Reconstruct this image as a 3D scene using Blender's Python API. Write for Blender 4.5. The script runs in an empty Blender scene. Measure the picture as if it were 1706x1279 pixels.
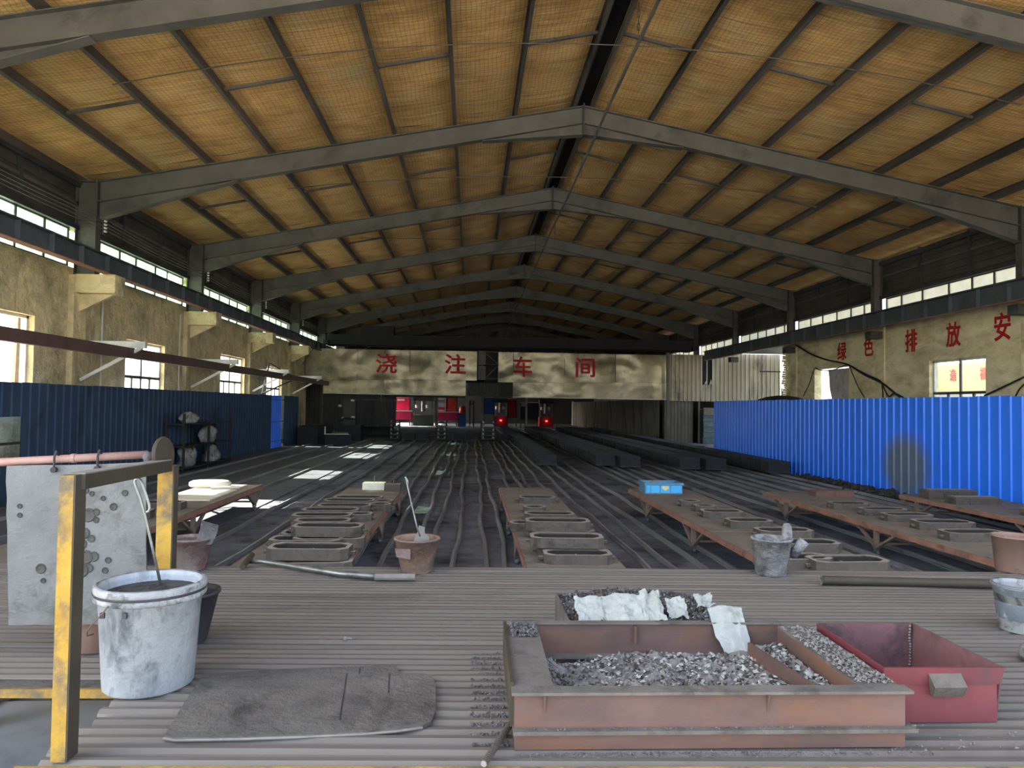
import bpy, math, random
from mathutils import Vector, Matrix, noise
random.seed(7)
C = bpy.context.scene.collection
SC = bpy.context.scene
PI = math.pi

# ------------------------------------------------------------------ camera (image taken as 1706 x 1279)
F, PX, PY, EYE = 1200.0, 853.0, 639.5, 2.1
_d = Vector((785 - PX, -(675 - PY), F)).normalized()
_u = Vector((math.sin(.0155), math.cos(.0155), 0.0))
_u = (_u - _d * _u.dot(_d)).normalized()
_r = _u.cross(_d)
if _r.x < 0: _r = -_r
MROW = (_r, _d, _u)                      # world X, Y, Z written in camera axes
EYEP = Vector((0, 0, EYE))
def ray(x, y):
    c = Vector((x - PX, -(y - PY), F))
    return Vector((MROW[0].dot(c), MROW[1].dot(c), MROW[2].dot(c)))
def onz(x, y, z):
    v = ray(x, y); return EYEP + v * ((z - EYE) / v.z)
def ony(x, y, Y):
    v = ray(x, y); return EYEP + v * (Y / v.y)
def onx(x, y, X):
    v = ray(x, y); return EYEP + v * (X / v.x)
cam = bpy.data.cameras.new('camera'); camo = bpy.data.objects.new('camera', cam); C.objects.link(camo)
cam.sensor_width = 36; cam.lens = F / 1706 * 36; cam.clip_start = .05; cam.clip_end = 500
_m = Matrix(((_r.x, _r.y, -_r.z), (_d.x, _d.y, -_d.z), (_u.x, _u.y, -_u.z))).to_4x4()
_m.translation = EYEP; camo.matrix_world = _m
SC.camera = camo

# ------------------------------------------------------------------ light
SUN_DIR = Vector((1.0, -.15, -.62)).normalized()
w = bpy.data.worlds.new('sky'); SC.world = w; w.use_nodes = True
wn = w.node_tree.nodes; wl = w.node_tree.links; wn.clear()
sky = wn.new('ShaderNodeTexSky'); sky.sky_type = 'NISHITA'; sky.sun_disc = False
sky.sun_elevation = math.asin(-SUN_DIR.z); sky.sun_rotation = math.atan2(-SUN_DIR.x, -SUN_DIR.y)
sky.air_density = 1.0; sky.dust_density = 3.0; sky.ozone_density = 1.0
hs = wn.new('ShaderNodeHueSaturation'); hs.inputs['Saturation'].default_value = .55
bg = wn.new('ShaderNodeBackground'); bg.inputs[1].default_value = .30
wo = wn.new('ShaderNodeOutputWorld')
wl.new(sky.outputs[0], hs.inputs['Color']); wl.new(hs.outputs[0], bg.inputs[0]); wl.new(bg.outputs[0], wo.inputs[0])
sl = bpy.data.lights.new('sun', 'SUN'); sl.energy = 10.0; sl.angle = .009; sl.color = (1, .93, .80)
so = bpy.data.objects.new('sun', sl); C.objects.link(so)
so.rotation_euler = SUN_DIR.to_track_quat('-Z', 'Y').to_euler()
vs = SC.view_settings
vs.view_transform = 'Standard'; vs.look = 'None'; vs.gamma = 1; vs.use_curve_mapping = False
vs.exposure = 2.2
SC.cycles.use_denoising = True
SC.cycles.max_bounces = 10; SC.cycles.diffuse_bounces = 6; SC.cycles.transparent_max_bounces = 12
SC.cycles.sample_clamp_indirect = 8; SC.cycles.caustics_reflective = False; SC.cycles.caustics_refractive = False

# ------------------------------------------------------------------ materials
def lin(h):
    if isinstance(h, str):
        h = h.lstrip('#'); h = [int(h[i:i+2], 16) / 255 for i in (0, 2, 4)]
    return tuple((c / 12.92 if c <= .04045 else ((c + .055) / 1.055) ** 2.4) for c in h) + (1,)
def ramp(nt, fac, stops):
    r = nt.nodes.new('ShaderNodeValToRGB'); e = r.color_ramp.elements
    while len(e) < len(stops): e.new(.5)
    for el, (p, c) in zip(e, stops): el.position = p; el.color = c
    nt.links.new(fac, r.inputs[0]); return r.outputs[0]
def mixc(nt, fac, a, b, mode='MIX'):
    m = nt.nodes.new('ShaderNodeMix'); m.data_type = 'RGBA'; m.blend_type = mode
    for s, v in ((m.inputs[0], fac), (m.inputs[6], a), (m.inputs[7], b)):
        if hasattr(v, 'is_linked'): nt.links.new(v, s)
        else: s.default_value = v
    return m.outputs[2]
def coords(nt, scale=(1, 1, 1), rand=True):
    tc = nt.nodes.new('ShaderNodeTexCoord'); mp = nt.nodes.new('ShaderNodeMapping')
    mp.inputs['Scale'].default_value = scale
    nt.links.new(tc.outputs['Object'], mp.inputs['Vector'])
    if rand:
        oi = nt.nodes.new('ShaderNodeObjectInfo'); v = nt.nodes.new('ShaderNodeVectorMath'); v.operation = 'SCALE'
        v.inputs[0].default_value = (37, 53, 71); nt.links.new(oi.outputs['Random'], v.inputs['Scale'])
        nt.links.new(v.outputs[0], mp.inputs['Location'])
    return mp.outputs[0]
def nz(nt, vec, scale, detail=4, rough=.6, dist=0):
    n = nt.nodes.new('ShaderNodeTexNoise'); n.inputs['Scale'].default_value = scale
    n.inputs['Detail'].default_value = detail; n.inputs['Roughness'].default_value = rough
    n.inputs['Distortion'].default_value = dist
    nt.links.new(vec, n.inputs['Vector']); return n.outputs[0]
ALB = 1.0
def lin_(h):
    c = lin(h); return (c[0] * ALB, c[1] * ALB, c[2] * ALB, 1)
def mat(name, c1, c2=None, scale=4, stain=None, stain_at=.58, stain_scale=2.5, rough=.75, metal=0, bump=.15, bscale=None, stretch=(1, 1, 1), spec=.4, soft=.08, dust=None, bdist=.03):
    m = bpy.data.materials.new(name); m.use_nodes = True; nt = m.node_tree
    b = nt.nodes['Principled BSDF']
    c2 = c2 or c1; v = coords(nt, stretch)
    f = nz(nt, v, scale, 6, .65)
    col = ramp(nt, f, [(.32, lin_(c1)), (.68, lin_(c2))])
    if stain:
        f2 = nz(nt, v, stain_scale, 8, .7, .4)
        mk = ramp(nt, f2, [(stain_at - soft, (0, 0, 0, 1)), (stain_at + soft, (1, 1, 1, 1))])
        col = mixc(nt, mk, col, lin_(stain))
    if dust:                                  # pale dust settled on upward faces
        g = nt.nodes.new('ShaderNodeNewGeometry'); sp = nt.nodes.new('ShaderNodeSeparateXYZ'); nt.links.new(g.outputs['True Normal'], sp.inputs[0])
        up_ = ramp(nt, sp.outputs[2], [(.55, (0, 0, 0, 1)), (.9, (.8, .8, .8, 1))])
        col = mixc(nt, up_, col, lin_(dust))
    nt.links.new(col, b.inputs['Base Color'])
    b.inputs['Roughness'].default_value = rough; b.inputs['Metallic'].default_value = metal
    b.inputs['Specular IOR Level'].default_value = spec
    if bump:
        bp = nt.nodes.new('ShaderNodeBump'); bp.inputs['Strength'].default_value = bump; bp.inputs['Distance'].default_value = bdist
        nt.links.new(nz(nt, v, bscale or scale * 6, 6, .65), bp.inputs['Height']); nt.links.new(bp.outputs[0], b.inputs['Normal'])
    return m
M = {}
M['curtain'] = mat('grey_curtain_plastic', '#a9a2a4', '#c2bcbd', 3, '#8a8486', .6, 4, rough=.5, bump=.1)
M['lining'] = mat('black_inner_face', '#1d1c1b', '#2b2927', 5, rough=.95)  # darker colour for the inner faces of the mould frames
M['soil'] = mat('black_foundry_sand', '#4a4d54', '#757a85', 1.3, '#2c2e33', .57, .7, rough=.95, bump=.9, bscale=14)
M['slab'] = mat('dusty_concrete', '#50545c', '#666a72', .8, '#3a3d44', .6, .5, rough=.85, bump=.15, bscale=8)
M['apron'] = mat('smooth_grey_floor', '#868d95', '#9ba2a9', .5, '#70777f', .62, .6, rough=.6, bump=.03)
M['yard'] = mat('yard_concrete', '#a8a498', '#c0bcb0', .3, rough=.9, bump=.05)
M['plaster'] = mat('rough_yellow_plaster', '#d4c193', '#eadcb4', .9, '#8d8163', .57, .9, soft=.14, rough=.95, bump=1.0, bscale=2.2, bdist=.16)
M['plaster_r'] = mat('rough_cream_plaster', '#d8cba2', '#ece1bd', .8, '#a39468', .58, 1.3, soft=.14, rough=.95, bump=1.0, bscale=2.2, stretch=(1, .6, 1.5), bdist=.09)
M['steel'] = mat('grey_painted_steel', '#4b4a48', '#605e5a', 1.2, '#363533', .62, .8, rough=.6, bump=.04)
M['steel_d'] = mat('dark_painted_steel', '#2e2f31', '#404246', 1.0, '#202022', .6, .8, rough=.55, bump=.04)
M['purlin'] = mat('dark_grey_purlin', '#454240', '#5c5855', 1.5, '#302e2c', .58, 1, rough=.6, bump=.05, stretch=(1, .2, 1))
M['beam'] = mat('blue_grey_crane_steel', '#3f454b', '#545b62', .7, '#33373b', .6, .7, rough=.5, bump=.03)
M['siding'] = mat('sooty_siding', '#3a3937', '#4b4945', .8, '#262523', .58, .6, rough=.7, bump=.05)
M['black'] = mat('sooty_black_steel', '#17171a', '#28282c', 1.0, rough=.7, bump=.1)
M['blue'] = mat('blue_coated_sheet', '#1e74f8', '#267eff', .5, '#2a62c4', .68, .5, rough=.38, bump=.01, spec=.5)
M['navy'] = mat('navy_sheet', '#2c3d56', '#3a4d68', .6, '#2b3646', .6, .6, rough=.75, bump=.02, spec=.2)  # darker, duller blue than the sheets of the opposite fence
M['smear'] = mat('grey_blue_coat', '#4c5a66', '#5b6670', .6, rough=.5, bump=.02)
M['cream_sheet'] = mat('cream_corrugated_sheet', '#8b8471', '#b0a891', .9, '#4b463b', .60, .9, rough=.55, bump=.03, stretch=(1, 1, .25))
M['grey_sheet'] = mat('sooty_grey_sheet', '#5c5a55', '#7b786f', 1.0, '#2e2c2a', .55, 1.0, rough=.65, bump=.05, stretch=(1, 1, .25))
M['dark_sheet'] = mat('dark_sheet', '#2c2d2e', '#3c3c3c', 1.0, '#1c1c1d', .58, .9, rough=.65, bump=.05, stretch=(1, 1, .25))
M['sign'] = mat('brushed_sheet_metal', '#968e78', '#bfb79d', .5, '#544e42', .60, .6, rough=.38, metal=.6, bump=.03, bscale=3, soft=.14)
M['red_paint'] = mat('red_sign_paint', '#a8162a', '#bf1d33', 3, rough=.6, bump=.02)
M['brick_red'] = mat('red_wall_paint', '#9c1418', '#b01c20', 3, rough=.8, bump=.1)
ALB = .60                                    # platform colours darkened to offset the raised exposure
M['yellow'] = mat('chipped_yellow_paint', '#a67f2a', '#c39f3c', 9, '#6c624e', .53, 6, rough=.75, bump=.25, soft=.08)
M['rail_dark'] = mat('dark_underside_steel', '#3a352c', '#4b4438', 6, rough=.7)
M['rod'] = mat('worn_round_bar', '#736f6b', '#858079', 1.0, '#615d58', .62, .9, rough=.5, metal=.25, bump=.05, stretch=(.3, 1, 1))
M['plate'] = mat('pitted_steel_plate', '#63676a', '#7d8184', 3, '#4d4d4b', .62, 5, rough=.6, metal=.2, bump=.35, bscale=14)
M['crater'] = mat('burnt_pit', '#434342', '#585855', 20, rough=.8, bump=.3)
M['pink_pipe'] = mat('faded_red_pipe', '#a07c72', '#b8938a', 4, '#8c6a60', .6, 5, rough=.6)
M['white_paint'] = mat('white_plastic', '#aab4c0', '#c8d0da', 3, '#7b838c', .62, 9, rough=.55, bump=.3, bscale=30, stretch=(1, 1, .6))
M['rim_dirty'] = mat('spattered_rim', '#8d9297', '#b5babf', 5, '#4a4c50', .55, 12, rough=.65, bump=.2, bscale=24)
M['slurry'] = mat('dark_slurry', '#2a2c30', '#4a4c50', 6, '#8a8c90', .66, 14, rough=.5, bump=.5, bscale=20)
M['pail_o'] = mat('peach_crusted_pail', '#95765f', '#b0927d', 4, '#75696a', .53, 7, rough=.9, bump=.5, bscale=20)
M['pail_p'] = mat('pink_crusted_pail', '#8d7e7a', '#a49692', 4, '#85585e', .56, 5, rough=.9, bump=.5, bscale=20)
M['pail_w'] = mat('white_crusted_pail', '#8f8f92', '#bcbcbe', 6, '#5c5c61', .55, 8, rough=.9, bump=.9, bscale=16)
M['terra'] = mat('dusty_pink_plastic', '#8b6e65', '#a08479', 3, '#6f5a53', .64, 7, rough=.75, bump=.08)
M['plum'] = mat('dark_plum_plastic', '#3a3840', '#4a4852', 3, rough=.6)
M['bluegrey'] = mat('slate_spattered', '#5c6672', '#76808c', 6, '#c9cdd0', .62, 12, rough=.7, bump=.2)
M['ash'] = mat('grey_ash', '#5a585b', '#7f7d80', 12, '#9d9da0', .62, 20, rough=.95, bump=.6, bscale=60)
M['ash_w'] = mat('pale_ash', '#7d7b7a', '#a5a3a2', 14, '#59575a', .58, 18, rough=.95, bump=.6, bscale=50)
M['ash_d'] = mat('dark_slag', '#3d3b3a', '#605d5a', 14, '#242221', .58, 16, rough=.95, bump=.6, bscale=50)
M['paper'] = mat('crumpled_white_paper', '#9fa5a3', '#bcc2bf', 6, '#858a87', .64, 8, rough=.95, bump=.15)
M['rust'] = mat('heat_stained_steel', '#574745', '#7a605b', 2.0, '#7f583c', .60, 1.6, soft=.12, rough=.75, metal=.1, bump=.1, bscale=20, stretch=(1, 1, 2.2))
M['dust'] = mat('ash_dusted_steel', '#5f5c58', '#787470', 6, '#494643', .58, 7, rough=.9, bump=.3, bscale=40)
M['redbox'] = mat('red_painted_steel', '#70333c', '#854049', 3, '#52434a', .62, 4, rough=.65, bump=.08)
M['redbox_in'] = mat('worn_red_interior', '#644449', '#7c585d', 5, '#40363a', .56, 5, rough=.75, bump=.1)
M['mat_board'] = mat('sooty_board', '#5a5754', '#77746f', 4, '#3b3834', .58, 3.5, rough=.92, bump=.7, bscale=22)
M['edge'] = mat('worn_pale_edge', '#7d7a76', '#989590', 10, rough=.8)
M['rebar'] = mat('rusty_rebar', '#4a4440', '#5f5651', 10, rough=.7)
M['bright_steel'] = mat('polished_grey_steel', '#7c807f', '#a0a5a3', 6, '#5e5f5e', .6, 8, rough=.35, metal=.6, bump=.05)
ALB = 1.0
M['table_top'] = mat('dusty_table_steel', '#6a645d', '#827b73', 2, '#55504a', .62, 2, rough=.85, bump=.15)
M['table_rail'] = mat('rusty_pink_angle', '#7c5c50', '#946f60', 4, '#5a453d', .60, 3, rough=.75, bump=.1)
M['table_leg'] = mat('table_leg_steel', '#6a5d54', '#7d6f65', 4, rough=.75)
M['caster'] = mat('caster_steel', '#4a4c50', '#66696d', 8, rough=.5, metal=.4)
M['mould'] = mat('sooty_cast_iron', '#433f3b', '#57524c', 5, '#332f2c', .58, 5, rough=.85, bump=.2, dust='#a29b93')
M['mould_r'] = mat('rusty_cast_iron', '#5a443d', '#6b5048', 5, '#453530', .58, 5, rough=.85, bump=.2, dust='#7a6a60')
M['stack'] = mat('black_mould_stack', '#24262b', '#363940', 3, '#1b1d21', .58, 3, rough=.85, bump=.2, dust='#4a4e57')
M['railsteel'] = mat('dusty_rail', '#75777b', '#97999d', 2, '#56585c', .6, 1.5, rough=.5, metal=.2, bump=.15, stretch=(1, .3, 1))
M['crate'] = mat('bright_blue_plastic', '#2f9fe0', '#49b4ee', 3, rough=.4, bump=0)
M['crate_d'] = mat('dusty_blue_plastic', '#3c7fa8', '#5a8fae', 3, '#6a675f', .56, 6, rough=.6, bump=.05)
M['emblem'] = mat('yellow_emblem', '#c9b56a', '#d6c784', 6, rough=.6, bump=0)
M['glove'] = mat('work_glove_cloth', '#2e3648', '#3d465a', 8, '#a0a2a6', .60, 9, rough=.95, bump=.3)
M['white_slab'] = mat('pale_slab', '#c9c4b4', '#dcd8ca', 4, rough=.8, bump=.05)
M['frame_w'] = mat('white_window_frame', '#b9b7b0', '#d0cec8', 5, rough=.5, bump=0)
M['frame_d'] = mat('dark_window_frame', '#3c3e40', '#4c4e50', 5, rough=.5, bump=0)
M['cable'] = mat('black_cable', '#18181a', '#222224', 5, rough=.6, bump=0)
M['ceramic'] = mat('white_insulator', '#c8c8c4', '#dcdcd8', 5, rough=.3, bump=0)
M['monorail'] = mat('brown_painted_beam', '#4a3836', '#5f4a46', 1.5, '#3a2e2c', .6, 1.5, rough=.6)
M['wire'] = mat('rusty_wire', '#4b443c', '#5a5248', 5, rough=.7, bump=0)
M['leaf'] = mat('green_leaves', '#4d6b2c', '#86a35a', 2.5, '#a9bf86', .62, 5, rough=.8, bump=.2)
M['bark'] = mat('bark', '#4a3f34', '#5c5044', 4, rough=.9)
M['pink'] = mat('pink_red_panel', '#b01c48', '#cf2a58', 1.5, rough=.5, bump=0)
M['red'] = mat('red_machine_paint', '#9c1a26', '#b8242e', 2, rough=.5, bump=0)
M['orange'] = mat('orange_red_print', '#c8442a', '#d8603a', 6, '#b01c30', .55, 9, rough=.5, bump=0)
M['pale'] = mat('pale_grey_paint', '#b5b8b6', '#cfd1cf', 3, rough=.5, bump=0)
M['board_blue'] = mat('blue_panel', '#1c5fa8', '#2470bd', 2, rough=.5, bump=0)
M['darkblue'] = mat('dark_blue_machine', '#1c2a3c', '#27364a', 2, rough=.5, bump=0)
M['greenm'] = mat('dark_green_machine', '#2a332c', '#3a443c', 2, rough=.5, bump=0)
M['teal'] = mat('teal_painted_crate', '#3f555c', '#56707a', 3, '#3a4448', .58, 4, rough=.7)
M['cream_ext'] = mat('cream_render', '#d9c988', '#e6d89c', 1, rough=.9, bump=.05)
M['plastic'] = mat('grey_plastic_sheet', '#7d7a7c', '#a3a0a2', 3, '#5c595b', .56, 5, rough=.6, bump=.3)

def glass(name, tint, trans=.75, haze=.2, rough=.15):
    m = bpy.data.materials.new(name); m.use_nodes = True; nt = m.node_tree; nt.nodes.clear()
    out = nt.nodes.new('ShaderNodeOutputMaterial')
    t = nt.nodes.new('ShaderNodeBsdfTransparent'); t.inputs[0].default_value = tint
    tl = nt.nodes.new('ShaderNodeBsdfTranslucent'); g = nt.nodes.new('ShaderNodeBsdfGlossy'); g.inputs['Roughness'].default_value = rough
    v = coords(nt); tl.inputs[0].default_value = tint
    nt.links.new(ramp(nt, nz(nt, v, 1.5, 5), [(.3, tint), (.7, tuple(min(1, c * 1.35) for c in tint))]), tl.inputs[0])
    a = nt.nodes.new('ShaderNodeMixShader'); a.inputs[0].default_value = haze / (haze + trans)
    nt.links.new(t.outputs[0], a.inputs[1]); nt.links.new(tl.outputs[0], a.inputs[2])
    b = nt.nodes.new('ShaderNodeMixShader'); b.inputs[0].default_value = 1 - trans - haze
    nt.links.new(a.outputs[0], b.inputs[1]); nt.links.new(g.outputs[0], b.inputs[2]); nt.links.new(b.outputs[0], out.inputs[0])
    return m
M['glass_dusty'] = glass('dusty_green_glass', (.55, .66, .58, 1), .62, .30)
M['glass_milky'] = glass('milky_dusty_glass', (.50, .48, .41, 1), .50, .42)
M['glass'] = glass('window_glass', (.93, .96, .95, 1), .88, .06, .02)
M['plastic_clear'] = glass('crinkled_plastic', (.80, .78, .78, 1), .30, .60)

def insulation():
    m = bpy.data.materials.new('netted_glass_wool'); m.use_nodes = True; nt = m.node_tree; b = nt.nodes['Principled BSDF']
    v = coords(nt)
    col = ramp(nt, nz(nt, v, 1.1, 6, .65), [(.28, lin('#a88450')), (.5, lin('#cfa669')), (.72, lin('#e8c88c'))])
    vs_ = coords(nt, (.5, 5, 1)); st = nz(nt, vs_, 1.6, 5, .6)
    col = mixc(nt, ramp(nt, st, [(.5, (0, 0, 0, 1)), (.72, (.55, .55, .55, 1))]), col, lin('#86623a'))
    so_ = nz(nt, v, .55, 4, .6)
    col = mixc(nt, ramp(nt, so_, [(.5, (0, 0, 0, 1)), (.75, (.5, .5, .5, 1))]), col, lin('#6f6350'))
    # wire netting: two sets of thin lines on gently warped coordinates
    tc = nt.nodes.new('ShaderNodeTexCoord'); wv = nt.nodes.new('ShaderNodeTexNoise'); wv.inputs['Scale'].default_value = 1.2; wv.inputs['Detail'].default_value = 1
    nt.links.new(tc.outputs['Object'], wv.inputs['Vector'])
    mx = nt.nodes.new('ShaderNodeVectorMath'); mx.operation = 'MULTIPLY_ADD'; mx.inputs[1].default_value = (.12, .12, 0)
    nt.links.new(wv.outputs[1], mx.inputs[0]); nt.links.new(tc.outputs['Object'], mx.inputs[2])
    br = nt.nodes.new('ShaderNodeTexBrick'); br.offset = 0; br.squash = 1
    br.inputs['Color1'].default_value = (0, 0, 0, 1); br.inputs['Color2'].default_value = (0, 0, 0, 1); br.inputs['Mortar'].default_value = (1, 1, 1, 1)
    br.inputs['Scale'].default_value = 1; br.inputs['Mortar Size'].default_value = .0075; br.inputs['Mortar Smooth'].default_value = .6
    br.inputs['Brick Width'].default_value = .095; br.inputs['Row Height'].default_value = .095
    nt.links.new(mx.outputs[0], br.inputs['Vector'])
    f = nt.nodes.new('ShaderNodeMath'); f.operation = 'MULTIPLY'; f.inputs[1].default_value = .55
    nt.links.new(br.outputs[0], f.inputs[0])
    col = mixc(nt, f.outputs[0], col, lin('#3a2a18'))
    nt.links.new(col, b.inputs['Base Color']); b.inputs['Roughness'].default_value = .9
    bp = nt.nodes.new('ShaderNodeBump'); bp.inputs['Strength'].default_value = .5; bp.inputs['Distance'].default_value = .06
    nt.links.new(st, bp.inputs['Height']); nt.links.new(bp.outputs[0], b.inputs['Normal'])
    return m
M['wool'] = insulation()
def emit(name, col, s):
    m = bpy.data.materials.new(name); m.use_nodes = True; nt = m.node_tree; nt.nodes.clear()
    e = nt.nodes.new('ShaderNodeEmission'); e.inputs[0].default_value = lin(col); e.inputs[1].default_value = s
    o = nt.nodes.new('ShaderNodeOutputMaterial'); nt.links.new(e.outputs[0], o.inputs[0]); return m
M['lamp_red'] = emit('lit_red_lamp', '#ff4a50', 1.2)

# ------------------------------------------------------------------ mesh helpers
class MB:
    def __init__(s): s.v = []; s.f = []
    def add(s, vs, fs):
        n = len(s.v); s.v += [tuple(v) for v in vs]; s.f += [tuple(i + n for i in f) for f in fs]; return s
    def hexa(s, p):                       # 8 points: bottom 4 ccw, top 4 ccw
        return s.add(p, [(3, 2, 1, 0), (4, 5, 6, 7), (0, 1, 5, 4), (1, 2, 6, 5), (2, 3, 7, 6), (3, 0, 4, 7)])
    def box(s, cx, cy, cz, sx, sy, sz, rz=0):
        c, n = math.cos(rz), math.sin(rz); P = []
        for z in (-sz / 2, sz / 2):
            for x, y in ((-sx/2, -sy/2), (sx/2, -sy/2), (sx/2, sy/2), (-sx/2, sy/2)):
                P.append((cx + x * c - y * n, cy + x * n + y * c, cz + z))
        return s.hexa(P)
    def span(s, x0, x1, y0, y1, z0, z1): return s.box((x0+x1)/2, (y0+y1)/2, (z0+z1)/2, abs(x1-x0), abs(y1-y0), abs(z1-z0))
    def bar(s, p, q, w, h, up=(0, 0, 1)):
        p, q = Vector(p), Vector(q); d = (q - p).normalized(); u = Vector(up)
        a = d.cross(u)
        if a.length < 1e-4: a = d.cross(Vector((0, 1, 0)))
        a.normalize(); u = a.cross(d).normalized(); a *= w / 2; u *= h / 2
        return s.hexa([p-a-u, p+a-u, q+a-u, q-a-u, p-a+u, p+a+u, q+a+u, q-a+u])
    def tube(s, pts, r, n=8, caps=True):
        pts = [Vector(p) for p in pts]; R = r if isinstance(r, (list, tuple)) else [r] * len(pts)
        base = len(s.v); prev = None
        for i, p in enumerate(pts):
            d = (pts[min(i+1, len(pts)-1)] - pts[max(i-1, 0)]).normalized()
            a = prev - d * prev.dot(d) if prev is not None else d.cross(Vector((0, 0, 1)) if abs(d.z) < .9 else Vector((1, 0, 0)))
            a.normalize(); prev = a; b = d.cross(a)
            for k in range(n):
                t = 2 * PI * k / n; s.v.append(tuple(p + (a * math.cos(t) + b * math.sin(t)) * R[i]))
        for i in range(len(pts) - 1):
            for k in range(n):
                k2 = (k + 1) % n; o = base + i * n
                s.f.append((o + k, o + k2, o + n + k2, o + n + k))
        if caps:
            s.f.append(tuple(base + k for k in range(n))[::-1]); e = base + (len(pts)-1) * n
            s.f.append(tuple(e + k for k in range(n)))
        return s
    def lathe(s, prof, n=24, c=(0, 0, 0), sx=1, cap0=False, cap1=False):
        base = len(s.v)
        for r, z in prof:
            for k in range(n):
                t = 2 * PI * k / n; s.v.append((c[0] + r * math.cos(t) * sx, c[1] + r * math.sin(t), c[2] + z))
        for i in range(len(prof) - 1):
            for k in range(n):
                k2 = (k + 1) % n; o = base + i * n
                s.f.append((o + k, o + k2, o + n + k2, o + n + k))
        if cap0: s.f.append(tuple(base + k for k in range(n))[::-1])
        if cap1: s.f.append(tuple(base + (len(prof)-1) * n + k for k in range(n)))
        return s
    def prism(s, poly, z0, z1):
        n = len(poly); b = len(s.v)
        s.v += [(x, y, z0) for x, y in poly] + [(x, y, z1) for x, y in poly]
        s.f.append(tuple(b + i for i in range(n))[::-1]); s.f.append(tuple(b + n + i for i in range(n)))
        for i in range(n): j = (i + 1) % n; s.f.append((b+i, b+j, b+n+j, b+n+i))
        return s
    def ring(s, out, inn, z0, z1):
        n = len(out); b = len(s.v)
        s.v += [(x, y, z0) for x, y in out] + [(x, y, z1) for x, y in out] + [(x, y, z0) for x, y in inn] + [(x, y, z1) for x, y in inn]
        for i in range(n):
            j = (i + 1) % n
            s.f += [(b+i, b+j, b+n+j, b+n+i), (b+2*n+j, b+2*n+i, b+3*n+i, b+3*n+j), (b+n+i, b+n+j, b+3*n+j, b+3*n+i), (b+j, b+i, b+2*n+i, b+2*n+j)]
        return s
    def grid(s, fn, nu, nv):
        b = len(s.v)
        for j in range(nv + 1):
            for i in range(nu + 1): s.v.append(tuple(fn(i / nu, j / nv)))
        for j in range(nv):
            for i in range(nu):
                o = b + j * (nu + 1) + i; s.f.append((o, o + 1, o + nu + 2, o + nu + 1))
        return s
    def mesh(s, name, m, smooth=False):
        me = bpy.data.meshes.new(name); me.from_pydata(s.v, [], s.f); me.update()
        me.materials.append(M[m] if isinstance(m, str) else m)
        if smooth: me.shade_smooth()
        return me
    def build(s, name, m, parent=None, loc=(0, 0, 0), rz=0, smooth=False, world=False, **props):
        o = bpy.data.objects.new(name, s.mesh(name, m, smooth))
        if world and parent is not None: loc = Vector(loc) - parent.location
        o.location = loc; o.rotation_euler = (0, 0, rz); o.parent = parent; C.objects.link(o)
        for k, v in props.items(): o[k] = v
        return o
def inst(name, me, parent=None, loc=(0, 0, 0), rot=(0, 0, 0), **props):
    o = bpy.data.objects.new(name, me); o.location = loc; o.rotation_euler = rot; o.parent = parent; C.objects.link(o)
    for k, v in props.items(): o[k] = v
    return o
def empty(name, loc=(0, 0, 0), rz=0, **props):
    o = bpy.data.objects.new(name, None); o.location = loc; o.rotation_euler = (0, 0, rz); o.empty_display_size = .1; C.objects.link(o)
    for k, v in props.items(): o[k] = v
    return o
def tag(o, label, cat, group=None):
    o['label'] = label; o['category'] = cat
    if group: o['group'] = group
    return o
def thing(name, label, cat, loc=(0, 0, 0), rz=0, group=None): return tag(empty(name, loc, rz), label, cat, group)
def kids(o): return list(o.children)
def dup(o, parent=None):
    c = o.copy(); C.objects.link(c); c.parent = parent
    for ch in kids(o): dup(ch, c)
    return c
def fbm(x, y, z=0): return noise.fractal(Vector((x, y, z)), 1.0, 2.0, 4)

# ================================================================== STRUCTURE
XL, XR, RIDGE_X, RIDGE_Z, SLOPE = -9.8, 14.8, 2.78, 9.85, .194
Y0, YG = 1.0, 67.5
FR = [4.27 + 7 * k for k in range(10)]
def zr(x): return RIDGE_Z - abs(x - RIDGE_X) * SLOPE         # top of the rafters

MB().box(0, 40, -.06, 240, 260, .1).build('ground', 'yard', kind='structure')
fl = MB().grid(lambda u, v: (XL + 24.6 * u, Y0 - .5 + 87 * v, .0 + .012 * fbm(u * 60, v * 180)), 120, 260).build('floor', 'soil', kind='structure', smooth=True)
MB().span(XL, -4.2, 5.2, 43, .005, .02).build('concrete_aisle', 'slab', fl)
MB().span(-6.5, 6, .2, 5.2, .005, .025).build('concrete_apron', 'apron', fl)
# rails set in the floor
RX = [-3.8, -3.15, -2.43, -2.08, -1.51, -1.17, -.81, -.51, -.18, .24, .5, 1.0, 1.28, 1.53, 1.9, 2.29, 2.67, 3.02, 3.45, 4.30, 4.62, 4.98, 5.36, 5.76, 6.4, 6.95, 7.35, 7.8, 8.25, 8.9, 9.35, 9.85]
for i, x in enumerate(RX):
    m = MB(); n = 36; a = random.random() * 9
    top = 42 if x < 2 else 66
    P = []
    for k in range(n + 1):
        y = 5.0 + (top - 5.0) * k / n; P.append((x + .035 * math.sin(y * .55 + a) + .02 * math.sin(y * 1.7 + a * 2), y))
    for k in range(n):
        (xa, ya), (xb, yb) = P[k], P[k + 1]
        for w_, z0, z1 in ((.034, -.01, .06), (.07, -.01, .022)):
            m.hexa([(xa-w_/2, ya, z0), (xa+w_/2, ya, z0), (xb+w_/2, yb, z0), (xb-w_/2, yb, z0), (xa-w_/2, ya, z1), (xa+w_/2, ya, z1), (xb+w_/2, yb, z1), (xb-w_/2, yb, z1)])
    m.build('rail', 'railsteel', fl)
for x, w_ in ((-8.0, .08), (-6.9, .05), (-5.9, .05), (-5.0, .05)):
    MB().span(x - w_/2, x + w_/2, 5, 42, 0, .07).build('rail', 'railsteel', fl)

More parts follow.
